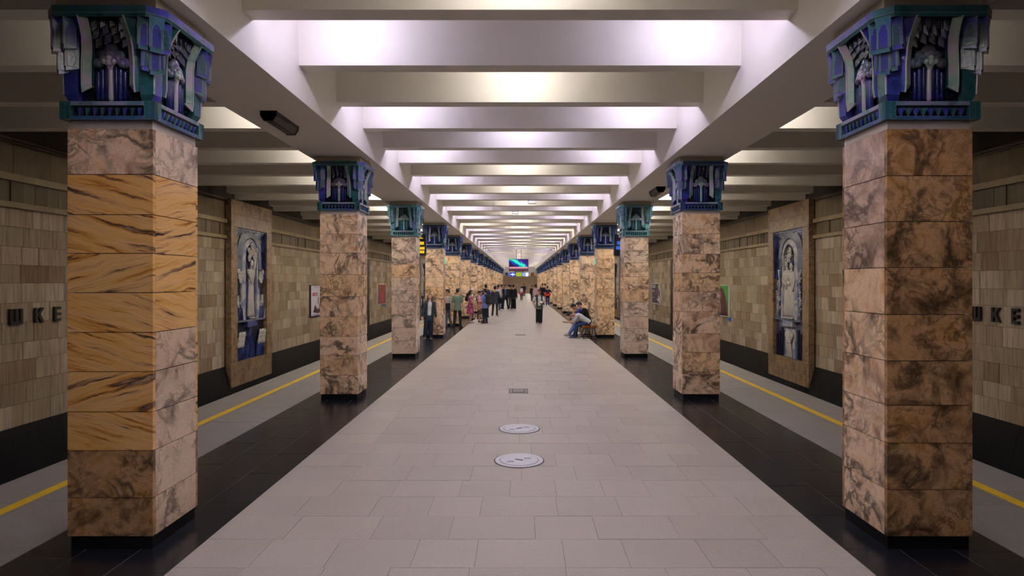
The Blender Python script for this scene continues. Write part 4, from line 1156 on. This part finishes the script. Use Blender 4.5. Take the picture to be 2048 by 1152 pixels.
    for it in outfit:
        kind, col = it[0], it[1]; mat = fabric(col) if not isinstance(col, str) else FLORAL; m = MB(); nm = {'tee': 'shirt', 'long': 'shirt', 'blazer': 'jacket', 'vest': 'vest', 'dress': 'dress', 'trousers': 'trousers', 'wide': 'trousers', 'shorts': 'shorts', 'shoes': 'shoe', 'front': 'shirt_front', 'cap': 'cap', 'hood': 'hood', 'patch': 'patch'}[kind]
        if kind in ('tee', 'long', 'blazer', 'vest'):
            infl = {'tee': .022, 'long': .024, 'blazer': .028, 'vest': .034}[kind]
            torso(m, infl, {'blazer': -.24, 'vest': -.12}.get(kind, -.14 if P['pel'][2] > .8 else -.04), .505, .0)
            for s in (1, -1):
                sh, el, wr = J[s][:3]
                m.capsule(sh - RX * s * .07 + Vector((0, 0, .02)), sh, .062 + infl * .5, .060 + infl * .5)
                if kind == 'tee': m.capsule(sh, sh + (el - sh) * .74, .058 + infl * .5, .062)
                elif kind != 'vest':
                    m.capsule(sh, el, .056 + infl * .6, .05 + infl * .4); m.capsule(el, el + (wr - el) * .95, .05 + infl * .4, .036 + infl * .4)
            remesh_job(nm, MB().join(m, S), mat, root, vx)
        elif kind == 'front':           # lighter shirt showing between open lapels
            secs = []
            for t in (-.06, .05, .17, .27, .37, .45, .50):
                p, u, f = spine(t); ry = [q for q in TS if q[0] >= t - .03][0][2]
                secs.append((p + f * (ry + .012), RX, f, (.085 if t > .3 else .075) - (.03 if t > .48 else 0), .036))
            m.loft(secs, 10); remesh_job(nm, MB().join(m, S), mat, root, vx)
        elif kind == 'dress':
            secs = []
            for t, rx, ry in [(-.42, .23, .19), (-.25, .2, .165), (-.12, .178, .14)] + [q for q in TS if 0 <= q[0] <= .505]:
                if t < 0:
                    p = pel + Vector((0, 0, t)); f = Vector((0, -1, 0))
                else: p, u, f = spine(t)
                secs.append((p, RX, f, rx * wf + .018, ry + .018))
            m.loft(secs, 18)
            for s in (1, -1): sh, el = J[s][:2]; m.capsule(sh - RX * s * .06, sh + (el - sh) * .15, .06, .06)
            remesh_job(nm, MB().join(m, S), mat, root, vx)
        elif kind in ('trousers', 'wide', 'shorts'):
            torso(m, .014, -.09, .10)
            for s in (1, -1):
                hip, kn, an = J[s][3:]
                w = .022 if kind == 'wide' else 0
                if kind == 'shorts': m.capsule(hip, hip + (kn - hip) * .92, .096, .086)
                else: m.capsule(hip, kn, .094, .070 + w); m.capsule(kn, an + Vector((0, 0, .0)), .070 + w, .058 + w * 1.6)
            remesh_job(nm, MB().join(m, S), mat, root, vx)
        elif kind == 'shoes':
            for s in (1, -1):
                an = J[s][5]; ft = P.get('toe', {1: 12, -1: -12})[s]; fd = Vector((math.sin(math.radians(ft)), -math.cos(math.radians(ft)), 0)); sd = Vector((0, 0, 1)).cross(fd)
                g = an.z - .075
                m = MB(); zz = Vector((0, 0, 1)); base = Vector((an.x, an.y, g))
                m.rings([[base + fd * a + sd * (b * w_) + zz * z for a, w_, z in ring] for ring, b in ()] or [[base + fd * (x) + sd * (w_ * math.cos(2*PI*i/12)) + zz * (hz + hz * .98 * math.sin(2*PI*i/12)) for i in range(12)] for x, w_, hz in ((-.075, .02, .03), (-.06, .04, .05), (0, .045, .055), (.08, .050, .042), (.15, .046, .032), (.185, .022, .02))])
                o = MB().join(m, S).build('shoe', mat, root, True)
                if len(it) > 2:
                    q = MB(); q.rings([[base + fd * x + sd * (w_ * math.cos(2*PI*i/12)) + zz * (.012 + .012 * math.sin(2*PI*i/12)) for i in range(12)] for x, w_ in ((-.082, .02), (-.064, .044), (0, .049), (.08, .054), (.155, .05), (.192, .022))])
                    MB().join(q, S).build('sole', fabric(it[2]), o, True)
        elif kind == 'cap':
            m.ell(HP(0, -.01, .07), .092, .104, .07, 12, 8); m.capsule(HP(-.04, .09, .055), HP(.04, .09, .055), .02, .02); m.capsule(HP(-.03, .13, .045), HP(.03, .13, .045), .014, .014)
            remesh_job(nm, MB().join(m, S), mat, root, vx)
        elif kind == 'hood':
            p, u, f = spine(.5); m.capsule(p - f * .07 - RX * .09, p - f * .07 + RX * .09, .05, .05); m.capsule(p - f * .10 - RX * .05 - u * .05, p - f * .10 + RX * .05 - u * .05, .05, .05)
            remesh_job(nm, MB().join(m, S), mat, root, vx)
    return root, J, k
BLK, NAVY, WHT, GRY, JEAN = (.014, .014, .016), (.016, .022, .06), (.62, .61, .60), (.42, .42, .42), (.025, .045, .11)
SH = [('shoes', (.02, .02, .02), (.05, .05, .05))]; SHW = [('shoes', (.55, .55, .55), (.7, .7, .7))]
sides = lambda dx=.0, dy=-.03, z=.77: {1: (.25 + dx, dy, z), -1: (-.25 - dx, dy, z)}
both = lambda y, z, x=.05: {1: (x, y, z), -1: (-x, y, z)}
walk = dict(foot={1: (.08, -.22, .085), -1: (-.08, .26, .12)}, hand={1: (.24, .12, .80), -1: (-.24, -.18, .82)}, pel=(0, 0, .89))
_w = person('woman in dark teal blazer and wide trousers leaning back on a column, looking up', -3.40, 22.86, 12, 1.66, [('wide', (.010, .012, .024)), ('front', (.55, .52, .50)), ('blazer', (.026, .038, .046)), ('shoes', (.03, .03, .03), (.4, .38, .35))],
       dict(pel=(0, .10, .905), lean=(-4, -5), hp=-28, foot={1: (.10, -.02, .075), -1: (-.11, -.10, .075)}, hand={1: (.28, .02, .74), -1: (-.27, .06, .76)}), 'long', True, True)[0]
_w.rotation_euler = (0, .06, math.radians(12))
person('man in beige shirt and grey-blue trousers with shoulder bag, facing left', -3.27, 28.3, -78, 1.74, [('trousers', (.10, .105, .15)), ('tee', (.50, .45, .40))] + SH, dict(hand={1: (.22, -.18, .95), -1: (-.25, 0, .77)}, foot={1: (.09, -.12, .075), -1: (-.09, .16, .075)}))
person('man in sage green T-shirt and dark trousers seen from behind', -2.83, 28.05, 172, 1.78, [('trousers', (.022, .018, .014)), ('tee', (.13, .19, .13))] + SH, dict(foot={1: (.15, .05, .075), -1: (-.14, 0, .075)}, hand={1: (.27, -.08, .85), -1: (-.28, .02, .8)}))
person('woman in pink floral dress with hands clasped, facing right', -2.52, 31.4, 80, 1.66, [('dress', 'floral'), ('shoes', (.55, .5, .45))], dict(hand=both(-.26, .92), palm={1: (1, 0, 0), -1: (1, 0, 0)}), 'bob', True, True)
person('white-haired person in pale shirt behind the woman in the floral dress', -2.66, 34.2, 100, 1.69, [('trousers', (.06, .06, .08)), ('tee', (.55, .5, .42))] + SH, None, 'white', False)
person('person in pink shirt and khaki shorts with folded arms', -2.04, 32.0, 38, 1.60, [('shorts', (.10, .085, .055)), ('tee', (.62, .28, .40)), ('shoes', (.09, .05, .04))], dict(hand={1: (-.10, -.22, 1.14), -1: (.10, -.24, 1.10)}, epole={1: (1, 0, -.8), -1: (-1, 0, -.8)}, palm={1: (0, 0, 1), -1: (0, 0, 1)}), 'short', True, True)
person('dark-haired person half hidden behind the pink shirt', -2.30, 34.6, 60, 1.58, [('trousers', (.05, .045, .04)), ('tee', (.05, .05, .06))] + SH, None, 'short', False)
person('youth in blue top and navy trousers wearing a dark backpack, facing left', -1.73, 31.0, -128, 1.74, [('trousers', (.015, .022, .04)), ('tee', (.14, .20, .48)), ('hood', (.02, .035, .02)), ('shoes', (.10, .06, .05))], dict(hand={1: (.2, -.22, 1.12), -1: (-.16, -.24, 1.1)}))
person('tall man in navy T-shirt seen from behind, above the group', -2.0, 36.2, 180, 1.93, [('trousers', (.02, .02, .025)), ('tee', (.025, .035, .13))] + SH, None, 'short', False)
person('man in dark grey jacket and brown trousers with a bag, seen from behind', -1.48, 36.7, 168, 1.83, [('trousers', (.05, .038, .036)), ('long', (.045, .05, .062))] + SHW, dict(hand={1: (.2, -.2, 1.05), -1: (-.18, -.22, 1.05)}, foot={1: (.16, 0, .075), -1: (-.12, .02, .075)}), 'short', False)
person('man in white T-shirt and jeans behind the grey jacket', -1.55, 44.0, 140, 1.86, [('trousers', (.05, .08, .13)), ('tee', (.60, .58, .56))] + SHW, None, 'short', False)
person('man in pale pink shirt and dark jeans standing in profile', -1.42, 47.6, 85, 1.86, [('trousers', (.02, .035, .08)), ('tee', (.62, .52, .54))] + SH, dict(hand=both(-.32, 1.05, .08)), 'short', False)
person('man in open black jacket and blue shirt facing the camera, hands together', -1.12, 47.0, 5, 1.86, [('trousers', BLK), ('front', (.06, .12, .2)), ('blazer', BLK)] + SH, dict(hand=both(-.28, 1.05, .04), foot={1: (.2, 0, .075), -1: (-.16, 0, .075)}), 'short', False)
person('person in pale yellow top far back in the left group', -.98, 54.0, 190, 1.84, [('trousers', (.3, .28, .2)), ('long', (.62, .55, .22))] + SHW, None, 'short', False)
person('person in dark navy jacket and brown trousers at the right of the group', -.75, 48.6, 150, 1.84, [('trousers', (.07, .055, .045)), ('long', (.02, .028, .045))] + SH, None, 'short', False)
person('person in baggy black clothes at the right edge of the left group', -.50, 47.0, 172, 1.86, [('wide', BLK), ('blazer', (.016, .017, .018))] + SHW, None, 'short', False)
person('girl in red jacket and white backpack walking away', .16, 66.8, 180, 1.58, [('trousers', (.02, .012, .02)), ('long', (.42, .03, .06))] + SHW, walk, 'bob', False, True)
person('man in dark navy clothes walking away towards the stairs', .57, 88.0, 180, 1.82, [('trousers', (.03, .04, .11)), ('long', (.02, .024, .045))] + SH, walk, 'short', False)
person('man in black walking in the middle distance', 1.28, 66.0, 175, 1.70, [('trousers', BLK), ('long', BLK)] + SH, walk, 'short', False)
person('curly-haired woman in long pale pink coat', 1.50, 60.0, 180, 1.78, [('trousers', (.1, .06, .06)), ('blazer', (.52, .32, .33)), ('dress', (.52, .32, .33))] + SHW, None, 'curly', False, True)
person('youth in green vest over white T-shirt walking towards the camera', .95, 30.6, 4, 1.73, [('wide', (.018, .018, .02)), ('tee', (.60, .60, .60)), ('front', (.60, .61, .62)), ('vest', (.055, .075, .062)), ('shoes', (.34, .28, .24), (.6, .6, .6))],
       dict(foot={1: (.05, -.12, .075), -1: (-.07, .14, .085)}, toe={1: 4, -1: -6}, hand={1: (.10, -.30, 1.06), -1: (-.24, -.06, .92)}, epole={1: (1, .6, -.3), -1: (-1, .7, 0)}, hp=22))
person('man in black T-shirt with a dark cap standing by the right columns', 2.03, 56.0, 10, 1.9, [('trousers', NAVY), ('tee', BLK), ('cap', BLK)] + SH, None, 'short', False)
person('person in dark navy top with hands on hips beside the right columns', 2.36, 53.0, 185, 1.72, [('trousers', (.03, .04, .14)), ('tee', (.012, .016, .03))] + SHW, dict(hand={1: (.17, -.06, 1.0), -1: (-.17, -.06, 1.0)}, epole={1: (1, .2, 0), -1: (-1, .2, 0)}), 'short', False)
person('distant person in grey standing behind the right group', 2.52, 62.0, 180, 1.9, [('trousers', (.05, .05, .05)), ('tee', (.4, .3, .26))] + SH, None, 'short', False)
sit = lambda y: {1: (.11, y, .075), -1: (-.11, y + .04, .075)}
person('seated youth in light grey T-shirt and jeans bent over a phone, on the bench', 2.52, 23.0, -90, 1.76, [('trousers', JEAN), ('tee', (.46, .46, .46)), ('shoes', (.05, .06, .10), (.7, .7, .7))],
       dict(pel=(0, 0, .575), lean=(48, 70), hp=8, foot=sit(-.52), kpole=(0, -1, 1), hand={1: (.07, -.80, .58), -1: (-.07, -.80, .58)}, epole={1: (.6, .3, -1), -1: (-.6, .3, -1)}, palm={1: (1, 0, 0), -1: (1, 0, 0)}, curl=1.0))
person('seated youth in black T-shirt on the bench behind the grey one', 2.60, 23.62, -92, 1.76, [('trousers', (.02, .02, .03)), ('tee', (.014, .014, .015))] + SH,
       dict(pel=(0, 0, .575), lean=(14, 30), hp=10, foot=sit(-.50), kpole=(0, -1, 1), hand={1: (.12, -.50, .72), -1: (-.12, -.50, .72)}, epole={1: (.8, .6, -.6), -1: (-.8, .6, -.6)}))
person('seated youth in blue shirt at the far end of the bench', 2.55, 24.22, -88, 1.74, [('trousers', (.14, .20, .42)), ('tee', (.03, .06, .28)), ('shoes', (.5, .5, .5))],
       dict(pel=(0, 0, .575), lean=(22, 42), hp=14, foot=sit(-.66), kpole=(0, -1, 1), hand={1: (.1, -.62, .70), -1: (-.1, -.60, .74)}, epole={1: (.8, .4, -.8), -1: (-.8, .4, -.8)}))
finish_jobs()

# ------------------------------------------------------------------ bags and phones
def at_person(X, Y, face, off):
    return Vector((X, Y, 0)) + Matrix.Rotation(math.radians(face), 3, 'Z') @ Vector(off)
def backpack(label, X, Y, face, z, col, pocket, sc_=1.0):
    root = tag(empty('backpack', at_person(X, Y, face, (0, .17, z)), math.radians(face)), label, 'backpack')
    mt = fabric(col)
    m = MB()
    def rb(m, w, d0, d1, z0, z1):
        R = []
        for zz, q in ((z0, .75), (z0 + .04, 1), ((z0 + z1) / 2, 1.03), (z1 - .07, .96), (z1, .6)):
            R.append([(w * q * x, d0 + (d1 - d0) * (.5 + .5 * q * y), zz) for x, y in ((-1, -.7), (-.8, -1), (.8, -1), (1, -.7), (1, .7), (.8, 1), (-.8, 1), (-1, .7))])
        m.rings(R)
    rb(m, .15 * sc_, -.02, .14 * sc_, -.24 * sc_, .22 * sc_); m.build('body', mt, root, True)
    m = MB(); rb(m, .11 * sc_, .12 * sc_, .20 * sc_, -.21 * sc_, .0); m.build('pocket', fabric(pocket), root, True)
    for s in (-1, 1): MB().tube([(s * .10, -.02, .2), (s * .11, -.18, .24), (s * .12, -.31, .1), (s * .13, -.25, -.1), (s * .11, -.02, -.18)], .016, 6).build('strap', mt, root)
    MB().tube([(-.04, .02, .21), (-.03, .02, .26), (.03, .02, .26), (.04, .02, .21)], .01, 6).build('handle', mt, root)
backpack('dark olive backpack on the youth in the blue top', -1.73, 31.0, -128, 1.22, (.03, .034, .03), (.045, .05, .045), 1.1)
backpack('white backpack on the girl in the red jacket', .16, 66.8, 180, 1.12, (.55, .55, .66), (.5, .5, .6))
backpack('black backpack on the white-haired person', -2.66, 34.2, 100, 1.25, (.015, .015, .017), (.02, .02, .02))
def bag(label, loc, rz, w, h, d, col, strap):
    root = tag(empty('shoulder_bag', loc, rz), label, 'bag'); mt = fabric(col)
    MB().prism([(-w/2, 0), (w/2, 0), (w/2 * .96, h * .9), (w/2 * .85, h), (-w/2 * .85, h), (-w/2 * .96, h * .9)], d, 'y', -d/2).build('body', mt, root)
    MB().box(-w/2 * .97, w/2 * .97, -d/2 - .012, -d/2 + .01, h * .45, h * .97).build('flap', mt, root)
    MB().tube([(-w/2 * .8, 0, h * .9), (-w/2 * .6, 0, h + strap * .6), (0, .0, h + strap), (w/2 * .6, 0, h + strap * .6), (w/2 * .8, 0, h * .9)], .011, 6).build('strap', mt, root)
bag('black shoulder bag of the man in the beige shirt', (-3.32, 27.99, .80), 0, .36, .32, .10, (.014, .014, .02), .55)
bag('black bag at the hip of the man in the grey jacket', (-1.17, 36.72, .80), .3, .34, .36, .14, (.014, .014, .017), .4)
bag('peach handbag beside the woman in the floral dress', (-2.18, 31.62, .66), .2, .30, .24, .10, (.50, .30, .17), .22)
bag('red bag held by the person with hands on hips', (2.36, 52.84, .86), 0, .5, .22, .12, (.50, .05, .03), .12)
def phone(loc, rot, label):
    root = tag(empty('phone', loc), label, 'phone'); root.rotation_euler = rot
    MB().box(-.038, .038, -.078, .078, -.005, .004).build('case', M['black_plastic'], root); MB().box(-.034, .034, -.073, .073, .004, .006).build('screen', emit('phone_screen', (.6, .7, .9), .4, (.02, .02, .03)), root)
phone((1.03, 30.21, 1.105), (.5, 0, .2), 'phone in the hand of the youth in the green vest'); phone((1.66, 23.0, .60), (0, .35, 1.57), 'phone in the hands of the seated youth in grey')
